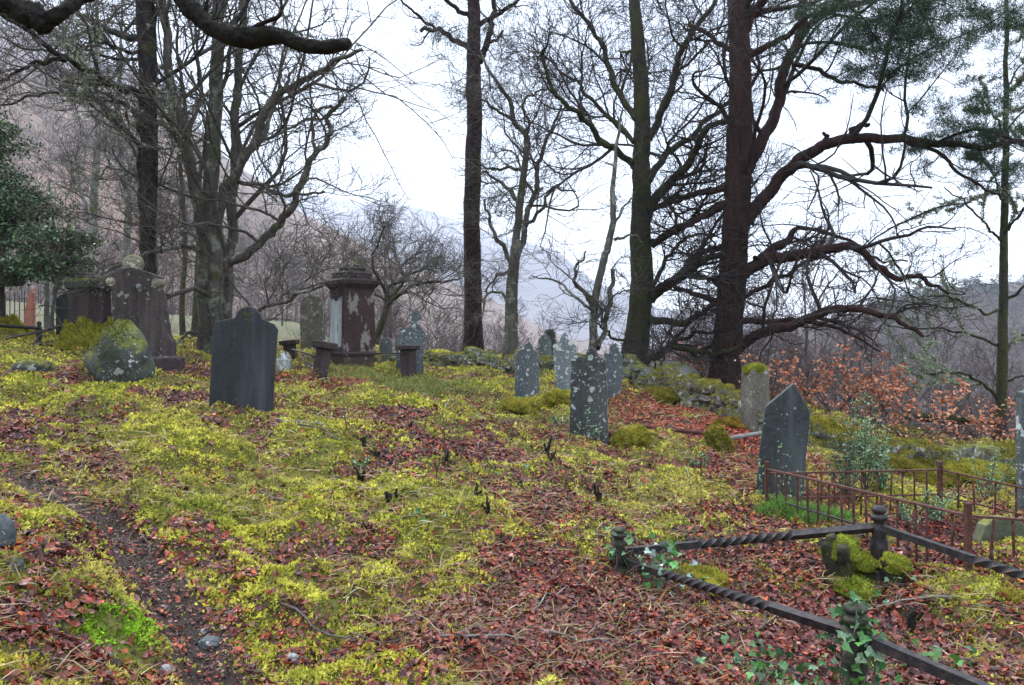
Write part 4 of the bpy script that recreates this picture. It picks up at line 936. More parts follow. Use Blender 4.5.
def needles(root, o0, spots, d, mat, rng, n_c, n_n, L=.10, W=.016, name='foliage', pal=((.016, .038, .018), (.028, .06, .026), (.045, .08, .035)), dy=.9, cr=(.16, .12)):
    ps = []
    for (px, py, rx, ry, w) in spots:
        n = int(n_c*w); q = rng.randn(n, 3); c = P(px, py, d); c = c+q*np.array([rx/F*d*.55, dy, ry/F*d*.55]); ps.append(c)
    c = np.concatenate(ps); n = len(c)
    g = Geo(); tw = np.stack([c, c+norm(rng.randn(n, 3)+[0, 0, -.2])*.12, c+norm(rng.randn(n, 3)+[0, 0, -.3])*.3], 1)
    p = np.repeat(c, n_n, 0)+rng.randn(n*n_n, 3)*np.array([cr[0], cr[0], cr[1]])*.5
    dr_ = norm(rng.randn(len(p), 3)+np.array([0, 0, .35]))
    V, f, cc = tri_blades(p-o0, dr_, L*(.6+.8*rng.rand(len(p))), W, pick(pal, len(p), rng, .25), rng)
    mesh_obj(name, V, f, mat, root, smooth=False, col=cc)
    V, f = tubes(tw-o0, np.full((n, 3), .006), 3); return V, f
M_needle = mat_vcol('pine_needles', .6, .3, .15); M_holly = mat_vcol('holly_leaf', .35, .5, .1)
needles(root, o0, [(860, 20, 60, 18, 1.5), (900, 28, 40, 18, 1.2), (925, 12, 60, 16, 1.0), (874, 66, 32, 12, .7), (905, 74, 18, 10, .3), (930, 62, 30, 12, .4), (950, 128, 32, 11, .7), (985, 140, 34, 14, .9), (1000, 170, 22, 14, .5), (1005, 20, 36, 22, 1.2), (965, 95, 40, 12, .35), (830, 2, 30, 8, .5)],
        14.3, M_needle, rg, 62, 120, L=.09, W=.011, cr=(.17, .10))
# T6 oak with mossy trunk
tree('oak_tree', 'broad mossy trunked bare tree with many forking limbs just left of the massive pine', (632, 372),
    [(632, 374, 0), (637, 335, 0), (641, 297, 0), (641, 250, 0), (641, 200, 0), (642, 134, 0), (640, 67, 0), (634, 0, 0), (630, -80, 0), (628, -160, 0)], [26, 23, 22, 19, 17, 15, 12, 10, 8, 5],
    [([(634, 166, 0), (620, 153, -.3), (602, 141, -.6), (588, 124, -.9), (575, 111, -1.2), (560, 100, -1.4), (552, 84, -1.6), (545, 60, -1.7), (546, 50, -1.8)], 7, 2.5),
     ([(634, 142, 0), (618, 124, .3), (604, 114, .6), (590, 98, .9), (575, 82, 1.2), (560, 72, 1.4), (548, 55, 1.7)], 5, 2),
     ([(636, 118, 0), (622, 98, .2), (612, 78, .4), (602, 44, .7), (588, 24, .9), (572, 5, 1.1), (560, -20, 1.2)], 7, 2.5),
     ([(648, 140, 0), (662, 112, -.3), (672, 84, -.5), (684, 50, -.8), (700, 22, -1), (715, 0, -1.2), (728, -30, -1.4)], 8, 3),
     ([(648, 180, 0), (662, 160, .3), (676, 147, .6), (690, 138, .8), (706, 122, 1), (722, 106, 1.2), (740, 96, 1.4)], 8, 3),
     ([(646, 218, 0), (655, 200, -.2), (668, 184, -.4), (684, 170, -.6), (696, 150, -.8), (708, 128, -1), (730, 120, -1.2)], 11, 4),
     ([(650, 210, 0), (672, 200, .4), (700, 192, .8), (728, 187, 1.1), (760, 180, 1.5)], 6, 2.5), ([(652, 244, 0), (672, 232, -.3), (700, 216, -.7), (725, 203, -1), (750, 192, -1.3)], 8, 3),
     ([(650, 297, 0), (665, 286, -.3), (684, 275, -.7), (700, 262, -1.1), (722, 254, -1.4), (745, 248, -1.6)], 12, 4),
     ([(650, 290, 0), (662, 268, .3), (672, 252, .6), (690, 236, .9), (715, 236, 1.2)], 5, 2),
     ([(650, 320, 0), (668, 321, -.4), (684, 322, -.8), (700, 314, -1.1), (722, 300, -1.5)], 8, 4),
     ([(640, 362, 0), (655, 358, -.4), (668, 348, -.8), (690, 350, -1.2), (715, 354, -1.6), (740, 345, -2)], 8, 3),
     ([(642, 366, 0), (660, 352, -.6), (676, 342, -1), (700, 335, -1.3), (722, 332, -1.6)], 6, 2),
     ([(628, 340, 0), (612, 338, -.2), (600, 322, -.5), (588, 318, -.7)], 3, 1)],
    B_moss, 61, auto=7, levels=((8, 7), (7, 6), (7, 5)), twig=.0085, twmat=B_twigd, autoL=(2.5, 5), t0auto=.4)
# T3 straight dark pine
T3 = tree('pine_tree', 'tall straight dark pine trunk standing left of centre', (474, 361),
    [(474, 361, 0), (473, 300, 0), (472, 230, 0), (473, 160, 0), (474, 100, 0), (474, 50, 0), (474, 0, 0), (473, -80, 0), (473, -170, 0)], [20, 17.5, 17, 16, 15.5, 13, 12, 10, 7],
    [([(472, 50, 0), (462, 44, -.2), (448, 36, -.5), (436, 30, -.8), (420, 30, -1)], 6, 3), ([(479, 62, 0), (488, 42, .1), (492, 20, .2), (496, -10, .3)], 7, 4), ([(480, 60, 0), (488, 46, -.3), (496, 38, -.6), (504, 30, -.8)], 4, 2),
     ([(480, 24, 0), (492, 16, -.3), (508, 8, -.6), (524, -4, -.9)], 5, 3), ([(470, 16, 0), (455, 8, -.3), (442, -4, -.5)], 5, 3), ([(436, 30, -.8), (420, 18, -1), (405, 5, -1.1), (395, -8, -1.2)], 3, 1.5)],
    B_pine2, 31, auto=3, levels=((5, 6), (4, 6), (3, 5)), twig=.007, twmat=B_twigd, autoL=(1.5, 3), t0auto=.62)
needles(T3[0], T3[1], [(500, 30, 24, 8, .3), (440, 30, 20, 8, .25), (470, -10, 60, 14, .8)], 21, M_needle, T3[6], 90, 40)
# T4
tree('twisted_tree', 'grey twisting forked tree behind the line right of the straight dark pine', (511, 363),
    [(511, 362, 0), (511, 330, 0), (512, 295, 0), (514, 262, 0), (517, 230, 0), (521, 195, 0), (525, 165, 0), (527, 144, 0), (524, 132, 0), (514, 122, 0), (511, 104, 0), (500, 86, 0), (488, 70, 0), (480, 50, 0)], [15, 13, 13, 12, 11, 8, 8, 7, 6.5, 6, 5, 4, 3, 2],
    [([(511, 262, 0), (502, 245, -.2), (494, 232, -.4), (490, 215, -.5), (486, 200, -.6)], 5, 2), ([(517, 255, 0), (524, 238, .3), (527, 215, .5), (538, 178, .8), (541, 151, 1), (549, 138, 1.1), (556, 122, 1.2), (562, 105, 1.3)], 7, 2.5),
     ([(526, 225, 0), (540, 212, -.3), (548, 196, -.6), (556, 188, -.9), (575, 192, -1.1)], 4, 1.5), ([(520, 205, 0), (508, 190, .3), (498, 182, .6), (485, 172, .8)], 5, 2),
     ([(525, 172, 0), (512, 168, .3), (495, 170, .6), (480, 164, .9)], 4, 1.5), ([(527, 140, 0), (528, 120, -.2), (522, 104, -.4), (532, 94, -.6), (548, 90, -.8)], 3.5, 1.5), ([(514, 120, 0), (500, 112, -.3), (486, 102, -.6), (470, 96, -.9)], 3, 1.2),
     ([(515, 270, 0), (500, 275, .2), (488, 290, .4), (482, 310, .6)], 3, 1), ([(510, 300, 0), (500, 292, -.3), (485, 300, -.6), (478, 318, -.8)], 3, 1)],
    B_grey, 41, auto=8, levels=((8, 7), (7, 6), (7, 5)), twig=.008, twmat=B_twig, autoL=(1.5, 3), wig=.34, t0auto=.5)
# T5
tree('leaning_tree', 'slender leaning bare tree with a broken snag just left of the broad mossy tree', (594, 376),
    [(592, 372, 0), (593, 340, 0), (594, 315, 0), (597, 290, 0), (603, 265, 0), (609, 240, 0), (613, 220, 0), (613, 195, 0), (615, 165, 0), (618, 135, 0), (622, 110, 0)], [9, 8, 8, 7.5, 7.5, 7, 6, 5, 4, 3, 2],
    [([(597, 348, 0), (604, 330, .2), (610, 306, .3), (613, 285, .3), (612, 270, .3)], 6, 4), ([(593, 306, 0), (585, 294, -.2), (575, 284, -.4), (574, 270, -.5), (582, 258, -.6), (586, 250, -.7)], 5, 1.5),
     ([(590, 308, 0), (575, 296, .3), (558, 282, .5), (540, 278, .7), (528, 274, .8)], 3.5, 1.2), ([(614, 240, 0), (622, 238, -.2), (634, 236, -.4), (645, 240, -.5)], 3, 1.5), ([(613, 225, 0), (625, 205, .2), (634, 190, .4)], 3, 1),
     ([(596, 320, 0), (610, 300, -.3), (622, 292, -.6), (640, 290, -.9)], 2.5, 1)],
    B_grey, 51, auto=3, levels=((6, 7), (6, 6), (4, 5)), twig=.008, twmat=B_twig, autoL=(1.2, 2.2), wig=.32)
# T2 many stemmed pale tree left of centre
T2 = tree('beech_tree', 'many stemmed grey tree fanning out behind the dark slate gravestone', (217, 352),
    [(208, 352, 0), (206, 310, 0), (205, 270, 0), (206, 230, 0), (210, 190, 0), (214, 134, 0), (216, 80, 0), (218, 20, 0), (219, -80, 0), (220, -160, 0)], [17, 15, 15, 15, 14, 13, 11, 10, 8, 6],
    [([(206, 250, 0), (200, 215, -.2), (193, 180, -.4), (186, 140, -.6), (176, 105, -.7), (168, 70, -.8), (164, 20, -.9), (162, -60, -1)], 11, 6),
     ([(203, 215, 0), (194, 190, .4), (186, 160, .8), (180, 140, 1.1), (172, 120, 1.4)], 7, 4),
     ([(226, 345, .3), (226, 300, .3), (229, 250, .3), (232, 200, .3), (235, 150, .3), (236, 100, .4), (238, 60, .4), (243, 20, .5), (248, -60, .6)], 12, 6),
     ([(218, 348, -.3), (217, 300, -.3), (218, 262, -.3), (215, 225, -.3), (222, 195, -.4), (240, 168, -.5), (254, 142, -.7), (263, 116, -.8), (276, 99, -1), (292, 88, -1.2), (309, 78, -1.4), (325, 66, -1.6), (340, 60, -1.8), (360, 52, -2)], 13, 3),
     ([(228, 262, -.2), (245, 256, -.4), (262, 240, -.6), (277, 226, -.8), (288, 210, -1), (297, 192, -1.1), (306, 172, -1.2), (312, 158, -1.3), (325, 144, -1.4), (331, 134, -1.5), (329, 120, -1.5), (338, 106, -1.6), (345, 95, -1.7)], 9, 3),
     ([(316, 150, -1.4), (314, 138, -1.5), (314, 122, -1.6), (320, 110, -1.6), (338, 104, -1.8)], 3.5, 2),
     ([(262, 140, -.7), (280, 133, -.4), (300, 124, -.2), (325, 118, 0), (350, 108, .2)], 3.5, 1.5), ([(256, 148, -.6), (268, 128, -.3), (272, 110, 0), (284, 92, .3), (296, 66, .5)], 5, 2.5),
     ([(225, 190, 0), (240, 182, -.3), (258, 183, -.6), (272, 192, -.9), (290, 194, -1.2), (320, 190, -1.5)], 5, 2),
     ([(226, 330, 0), (246, 318, -.4), (262, 308, -.8), (282, 302, -1.2), (300, 296, -1.6), (320, 285, -1.9)], 5, 2), ([(204, 330, 0), (185, 335, -.3), (172, 345, -.6), (160, 352, -.9)], 4, 2),
     ([(202, 254, 0), (192, 247, -.4), (180, 246, -.8), (165, 252, -1.2), (150, 252, -1.5), (130, 262, -1.8), (100, 275, -2.1)], 5, 2), ([(202, 240, 0), (185, 230, .4), (172, 215, .8), (160, 225, 1.1)], 4, 2),
     ([(213, 150, 0), (204, 120, .3), (196, 95, .5), (190, 70, .8)], 4, 2), ([(217, 100, 0), (228, 75, -.3), (232, 45, -.6), (244, 20, -.9)], 5, 2)],
    B_grey, 21, auto=7, levels=((8, 7), (7, 6), (7, 5)), twig=.008, twmat=B_twig, autoL=(2, 4), t0auto=.5)
tuft_part(T2[0], T2[1], T2[4][0], 2600, 'lichen', M_moss, LICH, .05, .03, T2[6], .02, box_=[(120, 60, 230, 160)])
# T1
T1 = tree('tall_tree', 'tall dark upright trunk with lichened side boughs behind the tall tapered headstone', (150, 350),
    [(150, 350, 0), (150, 290, 0), (149, 230, 0), (150, 170, 0), (148, 110, 0), (148, 60, 0), (145, 0, 0), (143, -80, 0), (142, -160, 0)], [18, 14, 14.5, 16, 17, 18, 18, 15, 12],
    [([(143, 250, .2), (142, 200, .3), (142, 170, .3), (141, 140, .3), (140, 115, .3)], 6, 5),
     ([(146, 108, 0), (138, 92, -.3), (124, 90, -.6), (112, 84, -.9), (98, 76, -1.2), (82, 68, -1.5), (66, 60, -1.8), (48, 50, -2.1), (30, 32, -2.3), (0, 10, -2.6), (-30, -10, -2.8)], 7, 3),
     ([(142, 38, 0), (126, 36, .3), (108, 30, .6), (95, 22, .9), (84, 16, 1.2), (66, 10, 1.5), (40, 16, 1.8)], 8, 2), ([(144, 50, 0), (128, 50, -.4), (110, 46, -.8), (95, 44, -1.2), (80, 50, -1.6), (70, 50, -1.9)], 4, 1.5),
     ([(144, 120, 0), (130, 108, .4), (110, 100, .8), (96, 96, 1.1), (70, 93, 1.5), (40, 96, 1.9), (0, 106, 2.4)], 5, 2), ([(66, 60, -1.8), (45, 62, -2), (25, 66, -2.2), (0, 78, -2.4), (-20, 90, -2.6)], 4, 1.5),
     ([(155, 112, 0), (165, 118, -.2), (178, 128, -.4), (190, 140, -.6)], 4, 2), ([(142, 150, 0), (128, 132, .3), (112, 120, .6), (98, 96, .9), (92, 70, 1.2)], 5, 2), ([(152, 25, 0), (160, 0, 0), (170, -30, 0)], 6, 3)],
    B_dark, 12, auto=7, levels=((9, 7), (7, 6), (7, 5)), twig=.0085, twmat=B_twig, autoL=(2.5, 4), t0auto=.5)
tuft_part(T1[0], T1[1], T1[3][0], 1500, 'lichen', M_moss, LICH, .06, .035, T1[6], .025, box_=[(60, 30, 175, 150)])
tuft_part(T1[0], T1[1], T1[4][0], 2600, 'lichen', M_moss, LICH, .05, .03, T1[6], .02, box_=[(50, 20, 175, 150)])
# T8 slender lichened tree on the right
T8 = tree('slender_tree', 'slender lichen covered tree near the right edge beyond the collapsed wall', (1000, 440, 15.5),
    [(1000, 452, 0), (1001, 400, 0), (1003, 340, 0), (1003, 290, 0), (1004, 230, 0), (1006, 170, 0), (1006, 110, 0), (1005, 60, 0), (1007, 0, 0), (1008, -80, 0)], [11, 10, 9, 8, 7, 6, 5, 4, 4, 3],
    [([(1000, 240, 0), (990, 225, -.2), (975, 214, -.3), (960, 200, -.5), (945, 190, -.6)], 2.5, 1), ([(1005, 135, 0), (996, 122, .2), (988, 104, .3), (975, 92, .5)], 2.5, 1), ([(1008, 230, 0), (1018, 215, -.2), (1034, 200, -.4)], 3, 1.5),
     ([(1001, 310, 0), (985, 312, -.3), (968, 305, -.5), (948, 298, -.8), (925, 296, -1)], 3, 1.2), ([(998, 345, 0), (980, 338, .3), (955, 330, .6), (925, 328, .9), (890, 326, 1.2)], 3, 1.2), ([(998, 400, 0), (985, 385, -.2), (970, 376, -.4), (945, 372, -.7), (915, 370, -1)], 3.5, 1.2),
     ([(1006, 300, 0), (1020, 290, -.2), (1040, 270, -.4)], 3.5, 1.5), ([(1005, 350, 0), (1018, 338, .2), (1040, 332, .3)], 3, 1.5), ([(1005, 380, 0), (1022, 378, -.2), (1045, 380, -.3)], 2.5, 1.5), ([(1004, 100, 0), (1012, 80, .1), (1024, 60, .2)], 2.5, 1), ([(1003, 200, 0), (990, 170, .1), (975, 150, .3)], 2, 1)],
    B_moss, 81, auto=5, levels=((6, 7), (5, 6), (4, 5)), twig=.006, twmat=B_twig, autoL=(1, 2.2), t0auto=.3)
tuft_part(T8[0], T8[1], T8[3][0], 2500, 'lichen', M_moss, LICH, .045, .03, T8[6], .02)
tuft_part(T8[0], T8[1], T8[4][0], 2500, 'lichen', M_moss, LICH, .04, .028, T8[6], .02)
# T9 low spreading oak behind the monument
tree('crooked_oak', 'low crooked mossy oak spreading behind the tall pedestal monument', (373, 352, 27),
    [(373, 356, 0), (377, 338, 0), (383, 320, 0), (387, 306, 0), (388, 296, 0)], [7, 6.5, 6.5, 6, 5],
    [([(386, 308, 0), (395, 298, -.3), (405, 292, -.6), (418, 284, -.9), (440, 282, -1.3), (462, 278, -1.8)], 4.5, 1.5), ([(388, 300, 0), (398, 290, .3), (404, 278, .6), (400, 268, .9), (410, 258, 1.2), (425, 250, 1.5)], 3.5, 1.2),
     ([(387, 298, 0), (390, 285, .3), (400, 282, .4), (420, 270, .5), (445, 262, .6)], 3.5, 1.2), ([(388, 296, 0), (380, 280, -.3), (372, 262, -.6), (376, 245, -.8), (385, 225, -1)], 3.5, 1.2), ([(386, 300, 0), (370, 292, .5), (350, 284, 1), (325, 282, 1.4), (300, 290, 1.8)], 3, 1)],
    B_moss, 91, auto=0, levels=((10, 7), (8, 6), (6, 5)), twig=.011, twmat=B_twig, wig=.36, Lf=1.2)
# pale background trunks on the left
for i, (px, d, tr, tw, lm, lb) in enumerate([
    (92, 25, [(90, 345, 0), (91, 290, 0), (93, 230, 0), (96, 170, 0), (98, 120, 0), (96, 80, 0), (98, 20, 0), (100, -60, 0)], [10, 9, 8, 7, 5, 4, 3, 2], [([(92, 186, 0), (84, 176, .3), (72, 170, .5), (55, 158, .8)], 3, 1.2), ([(88, 220, 0), (84, 200, .2), (78, 180, .3), (74, 150, .4)], 4, 2), ([(97, 180, 0), (106, 170, -.3), (110, 150, -.4)], 2.5, 1)], 'pale grey trunk with a yellowish moss streak rising behind the moss skirted pedestal'),
    (128, 27, [(127, 345, 0), (127, 290, 0), (127, 240, 0), (128, 200, 0), (124, 180, 0), (120, 150, 0), (118, 120, 0), (120, 80, 0), (122, 0, 0)], [8, 7, 7, 7, 6, 5, 4, 3, 2], [([(127, 200, 0), (129, 180, .2), (130, 165, .3)], 5, 4)], 'pale grey forked trunk rising behind the tall tapered headstone'),
    (184, 26, [(184, 348, 0), (182, 300, 0), (185, 250, 0), (183, 200, 0), (180, 150, 0), (176, 90, 0)], [6, 5, 5, 4, 3, 2], [([(183, 260, 0), (176, 245, .3), (170, 230, .5)], 2, 1)], 'thin greenish trunk just left of the many stemmed grey tree'),
    (197, 24, [(193, 348, 0), (196, 310, 0), (198, 270, 0), (199, 220, 0), (200, 160, 0)], [7, 6, 5, 4, 3], [([(196, 330, 0), (204, 322, .3), (215, 318, .5)], 2, 1)], 'mossy young trunk pressed against the many stemmed grey tree'),
    (49, 17, [(47, 338, 0), (47, 300, 0), (46, 260, 0), (48, 220, 0), (50, 180, 0)], [5, 4.5, 4, 3, 2], [([(53, 338, .2), (53, 300, .2), (54, 250, .2), (54, 210, .3)], 4.5, 2)], 'pair of thin pale stems beside the slate slab on the left')]):
    tree('thin_tree', lb, (px, 345, d), tr, tw, lm, B_pale if i < 2 or i == 4 else B_moss, 100+i, auto=4 if i != 4 else 1, levels=((7, 7), (6, 6), (5, 5)), twig=.008, twmat=B_twig, autoL=(1.5, 3.5) if i != 4 else (.5, .8), wig=.3, dens=1 if i != 4 else .6)

# overhanging boughs from a tree standing beside the photographer
tr0 = empty('overhanging_tree', (-4.6, 3.6, GZ(-4.6, 3.6))); tag(tr0, 'dark mossy boughs hanging into the top left of the photo from a tree outside it', 'tree'); org = np.array(tr0.location)
B_over = mat_bark('wet_dark_bark', (.008, .007, .006), (.022, .018, .014), moss=.22, mosscol=(.03, .035, .008), fine=14)
def free_tube(pts, rr, name, mat, root, org, sides=14, lump=.12, n=120, seed=0):
    c = catmull(np.column_stack([np.array(pts, float), rr]), n); c[:, 3] *= 1+.16*fbm(np.arange(n)*.35+seed, np.zeros(n), 3, seed); w = c[:, :3]; w = w+.012*np.stack([np.sin(w[:, 0]*9), np.cos(w[:, 0]*11), np.sin(w[:, 0]*14)], 1)
    V, f = tubes(w[None]-org, c[None, :, 3], sides, cap=True, lump=lump, seed=seed); return Geo().add(V, f).build(name, mat, root), c
free_tube([(-4.6, 3.6, org[2]-.3), (-4.6, 3.6, 1.8), (-4.5, 3.6, 3.4), (-4.3, 3.7, 4.6)], [.42, .34, .3, .2], 'trunk', B_over, tr0, org, 16)
D1 = 3.6
_o, b1 = free_tube([(-4.5, 3.6, 3.2), (-3.6, 3.7, 3.5), tuple(P(-60, -40, D1)), tuple(P(0, -8, D1)), tuple(P(22, 10, D1)), tuple(P(40, 22, D1)), tuple(P(46, 33, D1))], [.16, .12, .09, .066, .055, .055, .034], 'bough', B_over, tr0, org, seed=3)
free_tube([(-4.4, 3.7, 3.9), (-3.2, 3.7, 3.8), tuple(P(110, -40, D1+.1)), tuple(P(80, -4, D1+.05)), tuple(P(64, 11, D1)), tuple(P(50, 22, D1))], [.12, .08, .04, .028, .028, .035], 'bough', B_over, tr0, org, seed=4)
_o, b2 = free_tube([(-4.3, 3.7, 4.4), (-3.0, 3.8, 4.1), tuple(P(120, -110, 4)), tuple(P(180, -8, 4)), tuple(P(200, 14, 4)), tuple(P(220, 29, 4)), tuple(P(245, 38, 4)), tuple(P(275, 37, 4)), tuple(P(305, 42, 4)), tuple(P(330, 47, 4)), tuple(P(349, 47, 4)), tuple(P(353, 44, 4))],
             [.14, .11, .085, .05, .046, .046, .052, .040, .036, .036, .034, .016], 'bough', B_over, tr0, org, seed=5)
for pts, r0 in [([(212, 24, 4), (209, 8, 4), (212, -12, 4)], .012), ([(236, 36, 4), (262, 24, 3.95), (276, 16, 3.9), (279, 8, 3.9), (277, -8, 3.9)], .012), ([(242, 38, 4), (236, 24, 4.05), (246, 6, 4.1), (250, -10, 4.1)], .014), ([(226, 30, 4), (222, 10, 4.1), (230, -8, 4.2)], .012), ([(10, 8, D1), (18, -5, D1), (30, -20, D1)], .008), ([(300, 43, 4), (312, 50, 4), (330, 54, 4)], .005)]:
    free_tube([tuple(P(*q)) for q in pts], np.linspace(r0, r0*.6, len(pts)), 'side_branch', B_over, tr0, org, 7, n=24)
lq = catmull(b2[:, :4], 16); q1, s1 = grow(lq[None, 6:, :3], lq[None, 6:, 3]*.25, 14, np.random.RandomState(2), k=9, Labs=(.2, .5), ang=(40, 80), up=.1, wig=.25, rmin=.002); q2, s2 = grow(q1, s1, 5, np.random.RandomState(3), 6, (.3, .6), rmin=.0012)
V, f = tubes(q1-org, s1, 5); V2, f2 = tubes(q2-org, s2, 3); Geo().add(V, f).add(V2, f2).build('twigs', B_over, tr0)

for bb in (b1, b2):
    n = 2600; rg_ = np.random.RandomState(9); j = rg_.rand(n)*(len(bb)-2); a = j.astype(int); u = (j-a)[:, None]; q = bb[a]*(1-u)+bb[a+1]*u; th = rg_.randn(n)*.8
    nn = np.stack([np.zeros(n), np.sin(th), np.cos(th)], -1)+rg_.randn(n, 3)*.3; p = q[:, :3]+norm(nn)*q[:, 3:4]*.97
    V, f, c = tri_blades(p-org, nn+rg_.randn(n, 3)*.5, .012+.014*rg_.rand(n), .006, pick([(.03, .04, .008), (.06, .07, .015), (.015, .015, .008)], n, rg_), rg_); mesh_obj('moss', V, f, M_moss, tr0, smooth=False, col=c)
# holly on the left
def leafy_tree(name, label, base, d, stems, spots, n_leaf, seed, pal, L=.055, cat='tree', mat=None, group=None, bark=B_pale, dy=.7, spray=10):
    rng = np.random.RandomState(seed); b = P(base[0], base[1], d); b[2] = GZ(b[0], b[1]); root = empty(name, b); tag(root, label, cat, group)
    LPs, LRs = [], []
    for i, (pts, w0, w1) in enumerate(stems):
        c = spline_limb(pts, d, rng, .02); r = np.linspace(w0, w1, len(c))*d/F/2; V, f = tubes(c[None]-b, r[None], 8); Geo().add(V, f).build('trunk' if i == 0 else 'branch', bark, root)
        q = catmull(np.column_stack([c, r]), 16); LPs.append(q[:, :3]); LRs.append(q[:, 3])
    cs = []
    for (px, py, rx, ry, w) in spots:
        n = int(n_leaf/spray*w); q = rng.randn(n, 3); cs.append(P(px, py, d)+q*np.array([rx/F*d*.5, dy, ry/F*d*.5]))
    c = np.concatenate(cs); n = len(c); dirs = norm(rng.randn(n, 3)*np.array([1, 1, .4])); tw = np.stack([c-dirs*.14, c, c+dirs*.14+[0, 0, -.02]], 1)
    # twigs back to the nearest stem point
    LP_ = np.concatenate(LPs); near = LP_[np.argmin(((c[:, None]-LP_[None])**2).sum(-1), 1)]; kk = rng.rand(n) < .35
    br = np.stack([near, near*.6+c*.4+rng.randn(n, 3)*.06, near*.25+c*.75+rng.randn(n, 3)*.05, c], 1)[kk]
    g = Geo(); V, f = tubes(tw-b, np.full((n, 3), .004), 3); g.add(V, f); V, f = tubes(br-b, np.tile([.012, .009, .006, .004], (len(br), 1)), 4); g.add(V, f); g.build('twigs', B_twig, root)
    p = np.repeat(c, spray, 0)+np.repeat(dirs, spray, 0)*(rng.rand(n*spray, 1)-.5)*.3+rng.randn(n*spray, 3)*.035
    V, f, cc = leaves(p-b, rng.randn(len(p), 3)+np.array([0, -.2, .9]), L*(.7+.6*rng.rand(len(p))), L*.5, pick(pal, len(p), rng, .25), .3, rng)
    mesh_obj('foliage', V, f, mat or M_holly, root, smooth=False, col=cc); return root
HOL = [(.04, .09, .03), (.075, .15, .05), (.15, .25, .11), (.02, .05, .02)]
leafy_tree('holly_tree', 'dark green holly tree at the left edge of the photo', (-30, 350), 15, [([(-30, 352, 0), (-28, 250, 0), (-25, 150, 0), (-22, 60, 0)], 16, 5), ([(-27, 255, 0), (0, 262, -.2), (30, 258, -.4), (60, 240, -.6)], 4, 1), ([(-26, 200, 0), (0, 195, 0), (25, 190, .2)], 4, 1), ([(-28, 290, 0), (5, 280, .2), (36, 262, .4)], 3, 1)],
    [(-10, 135, 20, 26, .6), (-14, 185, 34, 24, .7), (4, 205, 32, 22, 1.0), (-5, 235, 34, 20, .7), (30, 207, 24, 9, .25), (25, 272, 36, 8, .35), (58, 262, 26, 18, .6), (80, 236, 14, 6, .08), (60, 240, 24, 10, .3), (0, 268, 36, 12, .4)], 3300, 5, HOL, L=.075, dy=.5, spray=9)
# young conifer beyond the wall
rt = P(550, 358, 60); rt[2] = GZ(rt[0], rt[1]); root = empty('young_conifer', rt); tag(root, 'small dark young conifer beyond the wall between the grey slates', 'conifer'); h = EYE-(330-CY)/F*60-rt[2]; rng = np.random.RandomState(6)
V, f = tubes(np.array([[[0, 0, -.3], [0, 0, h*.5], [0, 0, h]]]), np.array([[.12, .08, .02]]), 6); Geo().add(V, f).build('trunk', B_twig, root)
n = 9000; u = rng.rand(n)**.7; a = rng.rand(n)*6.28; rr = (1-u)*h*.34*np.sqrt(rng.rand(n))*(.75+.3*np.sin(u*60)); p = np.stack([rr*np.cos(a), rr*np.sin(a), h*(.05+.95*u)-rr*.2], -1)
V, f, c = tri_blades(p, np.stack([np.cos(a), np.sin(a), rng.randn(n)*.3], -1), .35*(.5+rng.rand(n)), .08, pick([(.03, .05, .04), (.05, .075, .055)], n, rng), rng); mesh_obj('foliage', V, f, M_needle, root, smooth=False, col=c)
# ---------------------------------------------------------------- woods beyond
def proto_tree(name, h, seed, mat, tmat, r0=.09, mains=9, spread=(35, 60), m=(7, 6), twig=.011, lean=.04, clear=.15, up=.1):
    rng = np.random.RandomState(seed); root = empty(name)
    n = 14; t = np.linspace(0, 1, n); c = np.zeros((n, 3)); c[:, 2] = t*h; w = np.cumsum(rng.randn(n, 2)*lean*h/6, 0); c[:, :2] = w*t[:, None]; c[0, 2] = -.4
    r = r0*(1-t*.9); V, f = tubes(c[None], r[None], 8); Geo().add(V, f).build('trunk', mat, root)
    q = catmull(np.column_stack([c, r]), 16)
    a, ra = grow(q[None, :, :3], q[None, :, 3], mains, rng, k=11, Labs=(h*.28, h*.5), ang=spread, t0=clear, wig=.17, up=up, rr=(.35, .6), taper=.25, rmin=twig*1.2)
    g = Geo(); V, f = tubes(a, ra, 5); g.add(V, f)
    b, rb = grow(a, ra, m[0], rng, 7, (.35, .65), (30, 65), .12, .24, up, (.45, .7), .4, twig); V, f = tubes(b, rb, 4); g.add(V, f)
    d, rd = grow(b, rb, m[1], rng, 5, (.4, .75), (25, 60), .15, .24, up, (.5, .8), .5, twig*.8); V, f = tubes(d, rd, 3); g.add(V, f)
    g.build('crown', tmat, root); return root
def copy_tree(o):
    c = o.copy(); COL.objects.link(c)
    for ch in list(o.children): k = ch.copy(); COL.objects.link(k); k.parent = c
    return c
B_wood = mat_bark('wood_bark', (.05, .04, .036), (.10, .085, .078)); B_woodt = mat_bark('wood_twigs', (.075, .055, .052), (.13, .10, .095))
def place(protos, spots, label, cat, group, seed, smin=.8, smax=1.2):
    r = random.Random(seed); used = set()
    for i, (px, d) in enumerate(spots):
        j = r.randrange(len(protos)) if i >= len(protos) else i
        o = protos[j] if j not in used else copy_tree(protos[j]); used.add(j)
        x = (px-CX)/F*d; o.location = (x, d, GZ(x, d)); o.rotation_euler = (0, 0, r.uniform(0, 6.28)); s = r.uniform(smin, smax); o.scale = (s, s, s*r.uniform(.9, 1.1)); tag(o, label, cat, group)
r = random.Random(8)
pr = [proto_tree('bare_tree', 8.5, 201+i, B_wood, B_woodt, .12, 14, (35, 65), (8, 7), .014) for i in range(4)]
place(pr, [(r.uniform(660, 1150), r.uniform(30, 95)) for _ in range(46)], 'thin brown bare tree in the wood beyond the wall on the right', 'tree', 'bare trees in the wood beyond the wall', 1)
